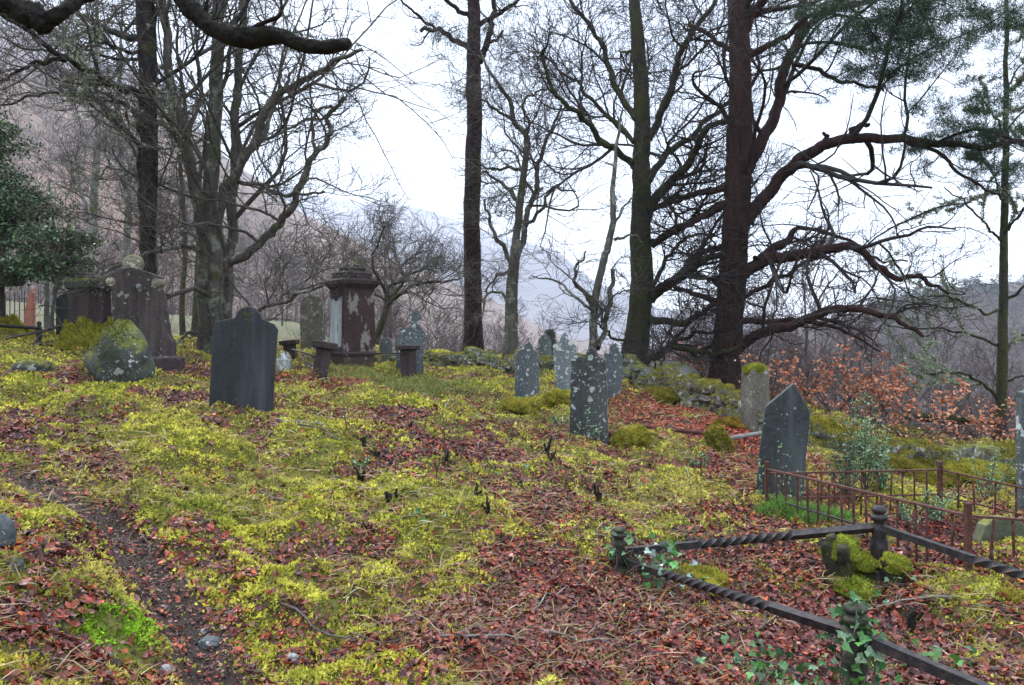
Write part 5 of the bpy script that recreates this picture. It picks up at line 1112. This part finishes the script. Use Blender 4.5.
pr = [proto_tree('bare_tree', 9, 211+i, B_wood, B_woodt, .13, 14, (30, 60), (8, 7), .014) for i in range(3)]
place(pr, [(r.uniform(-60, 400), r.uniform(40, 95)) for _ in range(17)]+[(r.uniform(400, 640), r.uniform(45, 110)) for _ in range(8)], 'thin bare tree below the bracken hillside beyond the graveyard', 'tree', 'bare trees below the hillside', 2, .55, .85)
pr = [proto_tree('bare_shrub', 3.4, 221+i, B_wood, B_woodt, .028, 12, (20, 50), (6, 5), .006, .12, .05) for i in range(4)]
place(pr, [(r.uniform(650, 1060), r.uniform(17, 27)) for _ in range(34)], 'thin bare sapling in the undergrowth behind the wall on the right', 'sapling', 'bare saplings behind the wall', 3, .6, 1.15)
pr = [proto_tree('bare_shrub', 2.6, 231+i, B_wood, B_woodt, .022, 11, (20, 50), (6, 5), .006, .12, .05) for i in range(2)]
place(pr, [(r.uniform(270, 640), r.uniform(24, 33)) for _ in range(20)], 'thin bare sapling in the undergrowth beyond the crest wall', 'sapling', 'bare saplings beyond the crest', 4, .5, .9)
# far wood on the slopes
def far_wood(name, label, n, az0, az1, hfun, seed, hh, pal, w=.25, cone=False, nb=46):
    rng = np.random.RandomState(seed); x, y, z = hfun(n, rng); m = len(x); h = hh*(.6+.7*rng.rand(m))
    col = pick(pal, m, rng, .2); u = rng.rand(m, nb); a = rng.rand(m, nb)*6.283
    if cone: rr = (1-u)*h[:, None]*.22; dz = .1
    else: rr = np.sin(np.clip(u, .02, 1)*2.6)*h[:, None]*.26*np.sqrt(rng.rand(m, nb)); dz = .9
    p = np.stack([x[:, None]+rr*np.cos(a), y[:, None]+rr*np.sin(a), z[:, None]+u*h[:, None]], -1).reshape(-1, 3)
    d = np.stack([np.cos(a), np.sin(a), dz+0*a], -1).reshape(-1, 3)+rng.randn(m*nb, 3)*.35; L = np.repeat(h, nb)*(.30 if not cone else .2)*(.5+rng.rand(m*nb))
    V, f, c = tri_blades(p, d, L, w*(1 if not cone else 3.5), np.repeat(col, nb, 0)*(1+.2*rng.randn(m*nb, 1)), rng)
    g = Geo(); g.add(V, f, np.clip(c, .01, .5))
    if not cone:
        tk = np.stack([np.stack([x, y, z-.5], -1), np.stack([x, y, z+h*.6], -1)], 1); V, f = tubes(tk, np.tile([.12, .05], (m, 1)), 3); g.add(V, f, np.repeat(col*.8, 6, 0))
    tag(g.build(name, M_wood, None, smooth=False), label, kind='stuff')
M_wood = mat_vcol('far_wood', .9, .1, .1)
hr = bpy.data.objects['wooded_hill']
def _grid(o):
    q = np.empty(len(o.data.vertices)*3, dtype=np.float32); o.data.vertices.foreach_get('co', q); return q.reshape(90, 240, 3)
_vr = _grid(hr)
def on_hill(u0, u1, lo=30, hi=239, src=None):
    _v = src if src is not None else _vr
    def fn(n, rng):
        i = u0+(u1-u0)*rng.rand(n); j = lo+(hi-lo-1)*rng.rand(n); a = (i*89/1.5).astype(int); b = j.astype(int); fa = (i*89/1.5-a)[:, None]; fb = (j-b)[:, None]
        p = (_v[a, b]*(1-fa)+_v[a+1, b]*fa)*(1-fb)+(_v[a, b+1]*(1-fa)+_v[a+1, b+1]*fa)*fb; return p[:, 0], p[:, 1], p[:, 2]
    return fn
WP = [(.10, .08, .075), (.14, .10, .095), (.075, .062, .06), (.13, .11, .09)]
far_wood('distant_wood', 'brown leafless wood covering the hill on the right', 5200, 0, 0, on_hill(.0, .85), 1, 7, WP, .2, nb=60)
far_wood('hilltop_conifers', 'dark conifers below the top of the hill on the right', 420, 0, 0, on_hill(.80, .93, 70, 239), 2, 9, [(.03, .05, .045), (.05, .07, .055)], .25, True)
far_wood('skyline_trees', 'trees along the skyline of the hill on the right', 260, 0, 0, on_hill(.97, 1.02, 60, 239), 3, 6, [(.06, .08, .07), (.1, .09, .09)], .25)
def valley(n, rng):
    d = 70+160*rng.rand(n)**1.3; px = 420+760*rng.rand(n); x = (px-CX)/F*d; return x, d, ground_h(x, d)-.3
far_wood('valley_wood', 'brown leafless wood in the valley bottom', 1500, 0, 0, valley, 4, 7, WP, .10)
def lslope(n, rng):
    d = 100+60*rng.rand(n); px = -100+620*rng.rand(n); x = (px-CX)/F*d; return x, d, ground_h(x, d)-.3
far_wood('hill_foot_wood', 'scrubby leafless trees at the foot of the bracken hillside', 260, 0, 0, lslope, 5, 6, WP, .08)

far_wood('hillside_scrub', 'scattered leafless scrub trees on the bracken hillside', 1500, 0, 0, on_hill(.02, .45, 60, 238, _grid(bpy.data.objects['hillside'])), 7, 9, WP, .22, nb=40)
# orange leaved beech saplings
M_beech = mat_vcol('orange_leaf', .6, .3, .3)
def sapling(px, py, d, h, w, n, seed, label, group='orange leaved beech saplings'):
    rng = np.random.RandomState(seed); x = (px-CX)/F*d; b = np.array([x, d, GZ(x, d)]); root = empty('beech_sapling', b); tag(root, label, 'sapling', group)
    m = 4; st = np.zeros((m, 8, 3)); a = rng.rand(m)*6.28; t = np.linspace(0, 1, 8)
    for i in range(m): st[i, :, 2] = t*h*rng.uniform(.6, 1)-.05; st[i, :, 0] = t*w*.5*math.cos(a[i]); st[i, :, 1] = t*w*.5*math.sin(a[i])
    R = np.tile(np.linspace(.014, .005, 8), (m, 1)); V, f = tubes(st, R, 5); g = Geo(); g.add(V, f)
    b1, r1 = grow(st, R, 7, rng, 7, Labs=(w*.3, w*.7), ang=(45, 85), t0=.15, wig=.15, up=-.01, rr=(.5, .7), rmin=.003); V, f = tubes(b1, r1, 4); g.add(V, f)
    h = h*.86; n = int(n*.45); b2, r2 = grow(b1, r1, 5, rng, 5, (.3, .6), (35, 65), .2, .15, 0, (.5, .7), .5, .002); V, f = tubes(b2, r2, 3); g.add(V, f); g.build('stem', B_wood, root)
    i = rng.randint(len(b2), size=n); j = rng.rand(n)*3.99; k = j.astype(int); u = (j-k)[:, None]; p = b2[i, k]*(1-u)+b2[i, k+1]*u+rng.randn(n, 3)*.02
    V, f, c = leaves(p, rng.randn(n, 3)*.6+np.array([0, -.3, .8]), .055*(.6+.7*rng.rand(n))+.001*d, .038+.0008*d, pick([(.60, .22, .10), (.66, .33, .19), (.42, .13, .05), (.60, .29, .17)], n, rng, .2), .4, rng)
    mesh_obj('foliage', V, f, M_beech, root, smooth=False, col=c)
for i, (px, py, d, h, w, n, lb) in enumerate([
    (690, 372, 19, .9, 1.2, 260, 'small orange leaved beech twigs behind the wall left of the massive pine'), (712, 385, 17, .6, .9, 160, 'orange leaves at the foot of the massive pine'),
    (770, 400, 14.5, 1.0, 1.0, 350, 'orange leaved sapling just right of the mossy capped pillar'), (800, 405, 15.5, 1.2, 1.3, 500, 'orange leaved sapling behind the point of the slate gravestone'),
    (835, 420, 15, 1.1, 1.4, 600, 'orange leaved sapling above the yellow green moss hummock'), (868, 420, 14.5, 1.25, 1.5, 900, 'dense orange leaved sapling, tallest on the right bank'),
    (895, 430, 14, 1.1, 1.5, 900, 'bright orange leaved sapling above the long moss hump'), (925, 440, 13.6, .9, 1.3, 600, 'orange leaved sapling behind the middle rusty post'),
    (955, 440, 14.5, .9, 1.3, 500, 'orange leaved sapling left of the slender lichened tree'), (985, 445, 14, .8, 1.1, 420, 'orange leaved sapling at the foot of the slender lichened tree'),
    (1015, 450, 13.5, .7, 1.1, 300, 'orange leaved sapling at the right edge'), (1000, 430, 17, 1.6, 1.3, 300, 'loose orange leaved sapling behind the slender lichened tree'), (850, 412, 18, 1.4, 1.6, 500, 'far orange leaved sapling in the undergrowth'),
    (910, 462, 12.6, .5, 1.0, 260, 'low orange leaved sprig on the collapsed wall')]):
    sapling(px, py, d, h, w, n, 300+i, lb)

# fallen mossy log beyond the wall
p, q = P(905, 415, 16.5), P(1000, 424, 15.5); root = empty('fallen_log', p); tag(root, 'fallen mossy branch lying beyond the orange saplings', 'log')
c = catmull(np.array([p, P(935, 418, 16.2), P(965, 420, 16), q]), 24); V, f = tubes(c[None]-p, np.linspace(.12, .05, 24)[None], 9, cap=True, lump=.06); Geo().add(V, f).build('log', B_moss, root)
a_, r_ = grow(c[None], np.linspace(.06, .03, 24)[None], 6, np.random.RandomState(4), 7, Labs=(.5, 1.3), ang=(40, 80), up=.1, wig=.25); V, f = tubes(a_-p, r_, 5); Geo().add(V, f).build('branches', B_twig, root)

# ---- ivy
M_ivy = mat_vcol('ivy_leaf', .35, .5, .12)
IV = [(.04, .13, .025), (.07, .21, .035), (.025, .07, .025), (.12, .22, .11), (.05, .15, .03)]
def ivy_shape(pos, nrm, L, col, rng):
    n = len(pos); w = norm(nrm); h = rng.randn(n, 3)+np.array([0, 0, -1.2]); u = norm(h-(h*w).sum(-1, keepdims=True)*w); v = np.cross(w, u)
    sh = np.array([[-.35, 0], [-.45, .25], [-.15, .5], [.05, .25], [.55, 0], [.05, -.25], [-.15, -.5], [-.45, -.25], [0, 0]]); x = sh[:, 0][None]*L[:, None]; y = sh[:, 1][None]*L[:, None]; z = .12*np.abs(y)+.05*L[:, None]*rng.randn(n, 9)
    V = pos[:, None]+x[..., None]*u[:, None]+y[..., None]*v[:, None]+z[..., None]*w[:, None]; o = (np.arange(n)*9)[:, None, None]
    f = (o+np.array([[[8, i, (i+1) % 8] for i in range(8)]])).reshape(-1, 3); return V.reshape(-1, 3), [f], np.repeat(col, 9, 0)
def ivy(base, stems, label, seed, n=40, L=.045, spread=.05, pal=IV, facing=(0, -.7, .6)):
    """stems: list of world polylines"""
    rng = np.random.RandomState(seed); base = np.asarray(base, float); root = empty('ivy', base); tag(root, label, 'ivy'); g = Geo(); ps = []
    for s in stems:
        c = catmull(np.array(s, float), 24); c = c+np.cumsum(rng.randn(24, 3)*.004, 0); V, f = tubes(c[None]-base, np.linspace(.005, .0025, 24)[None], 5); g.add(V, f)
        ps.append(c[rng.randint(2, 24, size=n)]+rng.randn(n, 3)*spread)
    g.build('stems', B_woodt, root); p = np.concatenate(ps)
    V, f, c = ivy_shape(p-base, rng.randn(len(p), 3)*.5+np.array(facing), L*(.5+.8*rng.rand(len(p))), pick(pal, len(p), rng, .2), rng); mesh_obj('leaves', V, f, M_ivy, root, smooth=False, col=c)
def rel(p, *offs): return [np.asarray(p)+np.array(o) for o in offs]
ivy(P3, [rel(P3, (-.06, -.07, .0), (-.09, -.05, .15), (-.03, -.08, .3), (.0, -.06, .41)), rel(P3, (.05, -.07, 0), (.09, -.04, .18), (.06, -.05, .34)), rel(P3, (-.02, -.1, -.02), (.02, -.1, .2), (.07, -.04, .38)), rel(P3, (0, .06, 0), (-.06, .06, .2), (.02, .06, .42))], 'glossy ivy climbing the mossy post in the front', 1, n=24, spread=.04, L=.05)
ivy(P3+np.array([-.3, 0, 0]), [rel(P3, (-.1, -.1, .02), (-.25, -.05, .05), (-.42, .05, .04), (-.5, .2, .03)), rel(P3, (-.15, .05, .03), (-.35, .15, .1), (-.5, .35, .06)), rel(P3, (-.2, -.15, .02), (-.3, -.18, .06), (-.38, -.05, .02))], 'ivy spreading over the ground left of the mossy front post', 2, n=42, spread=.055, L=.045)
ivy(P1, [rel(P1, (-.04, -.05, 0), (-.02, -.06, .15), (-.05, -.02, .33)), rel(P1, (.05, -.04, 0), (.07, -.04, .15), (.02, 0, .3))], 'few ivy leaves on the small worn post', 3, n=8, spread=.03, L=.05)
q1 = G(655, 585); ivy(q1, [rel(q1, (-.2, .1, .02), (-.05, .02, .14), (.15, 0, .1), (.28, -.05, .04)), rel(q1, (-.15, 0, .02), (.05, -.05, .06), (.2, -.1, .02)), rel(q1, (0, .1, .02), (.1, .05, .16), (.02, .0, .2))], 'ivy clump hanging over the twisted bar right of the small worn post', 4, n=24, spread=.05, L=.05, pal=IV+[(.3, .42, .36)])  # extra pale bluish tone paints highlights into some leaves
for i, (px, py, nn, lb) in enumerate([(905, 668, 10, 'ivy leaves low by the front bar on the right'), (960, 668, 12, 'ivy leaves at the lower right edge'), (895, 590, 10, 'ivy sprig beside the mossy stumps'), (415, 520, 7, 'green ivy sprig in the moss at the centre'), (505, 478, 8, 'ivy sprig in the leaves at the centre')]):
    q1 = G(px, py); ivy(q1, [rel(q1, (-.15, 0, .02), (0, -.02, .04), (.15, .03, .03))], lb, 20+i, n=nn, spread=.05, L=.045)
# ivy on the pointed slate
g7 = G(777, 501); IV2 = [(.10, .2, .06), (.2, .3, .14), (.3, .4, .25)]
ivy(g7, [rel(g7, (.0, -.12, .0), (.02, -.09, .3), (.0, -.07, .62), (.03, -.07, .8)), rel(g7, (-.17, -.1, 0), (-.2, -.07, .3), (-.17, -.06, .45)), rel(g7, (.22, -.12, .0), (.2, -.08, .4), (.2, -.06, .6)), rel(g7, (.08, -.12, 0), (.1, -.1, .5))], 'thin ivy stems with tiny leaves climbing the pointed slate gravestone', 6, n=42, spread=.02, L=.022, pal=IV2, facing=(0, -1, .2))
g7 = G(589, 438); ivy(g7, [rel(g7, (-.0, -.1, .0), (-.02, -.09, .2), (.0, -.08, .35)), rel(g7, (-.12, -.1, 0), (-.1, -.08, .18)), rel(g7, (.1, -.1, 0), (.12, -.1, .12))], 'small ivy sprigs at the foot of the lichen spotted broken slate', 7, n=30, spread=.025, L=.025, pal=IV2)

# ---- leafy green scrub behind the rusty railing
def scrub(px, py, h, w, n, seed, label, ns=7, L=.03, pal=((.05, .12, .04), (.10, .2, .07), (.2, .3, .15)), group=None, name='green_shrub', cat='shrub'):
    rng = np.random.RandomState(seed); b = G(px, py); root = empty(name, b); tag(root, label, cat, group)
    st = np.zeros((ns, 8, 3)); t = np.linspace(0, 1, 8)
    for i in range(ns):
        a = rng.rand()*6.28; hh = h*rng.uniform(.5, 1.05); r = w*rng.uniform(.1, .5); st[i, :, 0] = t**.7*r*math.cos(a); st[i, :, 1] = t**.7*r*math.sin(a); st[i, :, 2] = t*hh-.02
    R = np.tile(np.linspace(.006, .002, 8), (ns, 1)); V, f = tubes(st, R, 5); g = Geo(); g.add(V, f); b1, r1 = grow(st, R, 6, rng, 5, (.12, .3), (30, 60), .15, .1, .1, (.5, .7), .5, .0015); V, f = tubes(b1, r1, 3); g.add(V, f); g.build('stems', B_woodt, root)
    al = np.concatenate([st[:, 2:].reshape(-1, 3), b1.reshape(-1, 3)]); p = al[rng.randint(len(al), size=n)]+rng.randn(n, 3)*.02
    V, f, c = leaves(p, rng.randn(n, 3)+np.array([0, -.5, .6]), L*(.6+.8*rng.rand(n)), L*.55, pick(pal, n, rng, .25), .3, rng); mesh_obj('leaves', V, f, M_ivy, root, smooth=False, col=c)
scrub(866, 492, 1.0, .55, 1100, 1, 'tall green leafy scrub behind the rusty railing', 12)
scrub(846, 495, .6, .5, 700, 2, 'dark green scrub beside the pointed slate gravestone', 9, pal=((.03, .07, .03), (.06, .12, .05)))
scrub(885, 488, .55, .5, 500, 3, 'pale green scrub in the middle of the railed grave', 8)
scrub(985, 500, .5, .6, 420, 4, 'thin green scrub inside the railing near the right edge', 8)
scrub(905, 525, .25, .4, 200, 5, 'low green seedlings behind the turned post with ball finial', 6)
scrub(560, 425, .16, .3, 160, 6, 'low green plant left of the lichen spotted broken slate', 6)
scrub(700, 468, .2, .4, 160, 7, 'few green seedlings on the leafy slope', 6); scrub(360, 470, .12, .25, 90, 8, 'small green seedling among leaves in the middle of the slope', 5)
scrub(760, 680, .12, .3, 60, 9, 'green seedling by the lower edge', 5); scrub(930, 520, .3, .5, 250, 10, 'green seedlings inside the rusty railing', 7)

# ---- dark stumps and dead stalks sticking out of the moss
def stump(px, py, h, seed, label, name='dead_stump', thick=.022, n=4, moss=False, group='dead stumps poking out of the moss'):
    rng = np.random.RandomState(seed); b = G(px, py); root = empty(name, b); tag(root, label, 'stump', group); g = Geo()
    for i in range(n):
        a = rng.rand()*6.28; t = np.linspace(0, 1, 6)[:, None]; hh = h*rng.uniform(.5, 1.1); d = np.array([math.cos(a)*rng.uniform(.1, .7), math.sin(a)*.4, 1]); p = t*d*hh+np.cumsum(rng.randn(6, 3)*.006, 0); p[0, 2] = -.03
        V, f = tubes(p[None], (thick*rng.uniform(.5, 1.2)*np.linspace(1.2, .7, 6))[None], 7, cap=True, lump=.12, seed=seed+i); g.add(V, f)
    g.build('stump', B_moss if moss else B_over, root)
    if moss:
        V, Fa = blob((0, 0, h*.72), (thick*2.3, thick*2, h*.42), seed, .25); gm = Geo(); gm.add(V, [Fa], (.2, .24, .03)); tufts(gm, V, Fa, 1500, .018, rng, [(.2, .24, .02), (.42, .45, .06), (.3, .2, .05)]); gm.build('moss', M_moss, root)
for i, (px, py, h, lb) in enumerate([(366, 448, .14, 'left'), (377, 458, .10, ''), (362, 482, .14, ''), (446, 462, .12, ''), (410, 427, .10, ''), (476, 496, .09, ''), (489, 515, .12, ''), (545, 455, .16, ''), (597, 500, .12, ''), (552, 462, .12, ''), (520, 487, .07, ''), (605, 424, .08, ''), (390, 500, .07, '')]):
    stump(px, py, h, 40+i, 'short dark broken stalk poking out of the moss in the middle of the slope', 'dead_stalk', .016, 3)
stump(843, 578, .24, 60, 'thick mossy stump inside the twisted railing, largest of the three', 'mossy_stump', .05, 4, True, 'mossy stumps inside the twisted railing')
stump(866, 580, .14, 61, 'low mossy stump against the turned post with ball finial', 'mossy_stump', .045, 3, True, 'mossy stumps inside the twisted railing')
stump(895, 583, .15, 62, 'small dark mossy stump right of the turned post with ball finial', 'mossy_stump', .035, 3, True, 'mossy stumps inside the twisted railing')
stump(914, 628, .10, 63, 'pair of little mossy stubs in the leaves right of the front post', 'mossy_stub', .018, 3, False, 'mossy stubs'); stump(930, 512, .10, 64, 'dark stub behind the rusty railing', 'mossy_stub', .02, 2, False, 'mossy stubs')
mossy_mound(855, 590, 50, 16, 'moss cushion round the stumps inside the twisted railing', 70, pal=[(.22, .28, .03), (.42, .46, .06), (.3, .3, .06)]); mossy_mound(700, 588, 60, 16, 'yellow moss cushion below the twisted bar', 71, pal=MP)
def stalk(px, py, h, seed, label):
    rng = np.random.RandomState(seed); b = G(px, py); c = np.zeros((1, 9, 3)); c[0, :, 2] = np.linspace(-.02, h, 9); c[0, :, :2] = np.cumsum(rng.randn(9, 2)*.02, 0)+np.linspace(0, 1, 9)[:, None]*rng.randn(2)*h*.35
    R = np.linspace(.006, .003, 9)[None]; g = Geo(); V, f = tubes(c, R, 5); g.add(V, f); a, ra = grow(c, R, 6, rng, 6, Labs=(h*.15, h*.45), ang=(25, 60), t0=.2, wig=.18, up=.05, rmin=.0018); V, f = tubes(a, ra, 4); g.add(V, f)
    o = g.build('bare_stalk', B_wood, None); o.location = tuple(b); tag(o, label, 'dead plant', 'thin bare stalks')
for i, (px, py, h) in enumerate([(425, 470, .42), (438, 480, .5), (452, 458, .4), (398, 470, .3), (470, 465, .35), (500, 480, .25), (372, 470, .3), (345, 430, .25), (600, 480, .25), (730, 470, .3), (262, 408, .22), (252, 410, .2), (244, 412, .2), (236, 410, .15), (258, 412, .2), (540, 510, .2), (690, 560, .3), (735, 560, .3), (640, 590, .25)]):
    stalk(px, py, h, 400+i, 'thin bare dead stalk standing in the moss')
def twig(px, py, L, a, r0, seed, label):
    rng = np.random.RandomState(seed); b = G(px, py); t = np.linspace(-.5, .5, 10); x = b[0]+t*L*math.cos(a)+np.cumsum(rng.randn(10)*.012); y = b[1]+t*L*math.sin(a)+np.cumsum(rng.randn(10)*.012); z = ground_h(x, y)+.02+.02*rng.rand(10)
    c = np.stack([x, y, z], -1)[None]-b; R = np.linspace(r0, r0*.5, 10)[None]; g = Geo(); V, f = tubes(c, R, 6, cap=True); g.add(V, f); q, rq = grow(c, R, 3, rng, 5, (.15, .4), (30, 60), .2, .15, .02, rmin=.002); V, f = tubes(q, rq, 4); g.add(V, f)
    o = g.build('fallen_twig', B_pale if seed % 2 else B_twig, None); o.location = tuple(b); tag(o, label, 'twig', 'fallen twigs')
for i, (px, py, L, a) in enumerate([(323, 432, .5, -.3), (300, 425, .6, -.5), (420, 440, .7, 1.0), (290, 503, .5, 0.05), (460, 475, .5, -.6), (640, 545, .5, .5), (330, 640, .6, -.5), (560, 600, .7, .9), (700, 570, .5, 1.2), (470, 640, .5, .2), (150, 545, .4, -.9), (920, 600, .6, -.5), (780, 615, .5, .9), (600, 650, .6, .4), (860, 545, .4, -.3)]):
    twig(px, py, L, a, .010 if i < 3 else .006, 500+i, 'thin fallen twig lying on the moss and leaves')
HAZE, SKYW, EXPO = .00026, .56, 1.12
# ---------------------------------------------------------------- air, light, camera
t = NT('haze_air'); t.t.nodes.remove(t.b); pv = t.n('ShaderNodeVolumePrincipled')
pv.inputs['Color'].default_value = (.86, .92, 1.0, 1); pv.inputs['Density'].default_value = HAZE; pv.inputs['Anisotropy'].default_value = 0.0
t.l(pv.outputs[0], t.out.inputs['Volume'])
V, f = box((0, 0, 0), (9000, 9000, 800)); V[:, 2] = np.where(V[:, 2] < 0, -75., 620.)
tag(mesh_obj('haze', V, f, t.m, smooth=False), 'pale damp air fading the far hills', kind='stuff')

w = bpy.data.worlds.new('World'); S.world = w; w.use_nodes = True; nt = w.node_tree; nt.nodes.clear()
o = nt.nodes.new('ShaderNodeOutputWorld'); sky = nt.nodes.new('ShaderNodeTexSky'); sky.sky_type = 'NISHITA'; sky.sun_disc = False
SUN_EL, SUN_AZ = math.radians(48), math.radians(-35)      # azimuth from +Y towards +X
sky.sun_elevation = SUN_EL; sky.sun_rotation = SUN_AZ
b1 = nt.nodes.new('ShaderNodeBackground'); b1.inputs[1].default_value = .05; nt.links.new(sky.outputs[0], b1.inputs[0])
tc = nt.nodes.new('ShaderNodeTexCoord'); mp = nt.nodes.new('ShaderNodeMapping'); mp.inputs['Scale'].default_value = (1, 1, 3.0); nt.links.new(tc.outputs['Generated'], mp.inputs[0])
nz = nt.nodes.new('ShaderNodeTexNoise'); nz.inputs['Scale'].default_value = 1.6; nz.inputs['Detail'].default_value = 5; nt.links.new(mp.outputs[0], nz.inputs['Vector'])
rp = nt.nodes.new('ShaderNodeValToRGB'); nt.links.new(nz.outputs['Fac'], rp.inputs[0]); e = rp.color_ramp.elements
e[0].position = .35; e[0].color = (.60, .68, .88, 1); e[1].position = .62; e[1].color = (.85, .91, 1.0, 1)
b2 = nt.nodes.new('ShaderNodeBackground'); b2.inputs[1].default_value = SKYW; nt.links.new(rp.outputs[0], b2.inputs[0])
sx = nt.nodes.new('ShaderNodeSeparateXYZ'); nt.links.new(tc.outputs['Generated'], sx.inputs[0]); mr = nt.nodes.new('ShaderNodeMapRange'); mr.interpolation_type = 'SMOOTHSTEP'
for i_, v_ in ((1, .25), (2, 1.0), (3, SKYW), (4, SKYW*3.8)): mr.inputs[i_].default_value = v_
nt.links.new(sx.outputs[2], mr.inputs[0]); nt.links.new(mr.outputs[0], b2.inputs[1])
ad = nt.nodes.new('ShaderNodeAddShader'); nt.links.new(b1.outputs[0], ad.inputs[0]); nt.links.new(b2.outputs[0], ad.inputs[1]); nt.links.new(ad.outputs[0], o.inputs[0])
sl = bpy.data.lights.new('sun', 'SUN'); sl.energy = 1.5; sl.angle = math.radians(14); sl.color = (1, .97, .92)
so = bpy.data.objects.new('sun', sl); link(so)
dv = Vector((math.sin(SUN_AZ)*math.cos(SUN_EL), math.cos(SUN_AZ)*math.cos(SUN_EL), math.sin(SUN_EL)))
so.rotation_euler = dv.to_track_quat('Z', 'Y').to_euler(); so.location = (0, 0, 30)

cam = bpy.data.cameras.new('camera'); co = bpy.data.objects.new('camera', cam); link(co); S.camera = co
co.location = (0, 0, EYE); co.rotation_euler = (math.radians(90), 0, 0)
cam.sensor_width = 36; cam.lens = 36*F/1024; cam.clip_start = .05; cam.clip_end = 20000
S.view_settings.view_transform = 'Standard'; S.view_settings.look = 'None'; S.view_settings.gamma = 1; S.view_settings.exposure = EXPO
S.render.resolution_x = 1024; S.render.resolution_y = 685
try:
    S.cycles.use_denoising = True; S.cycles.max_bounces = 5; S.cycles.diffuse_bounces = 3; S.cycles.volume_bounces = 2; S.cycles.transparent_max_bounces = 8
except Exception as ex: print(ex)
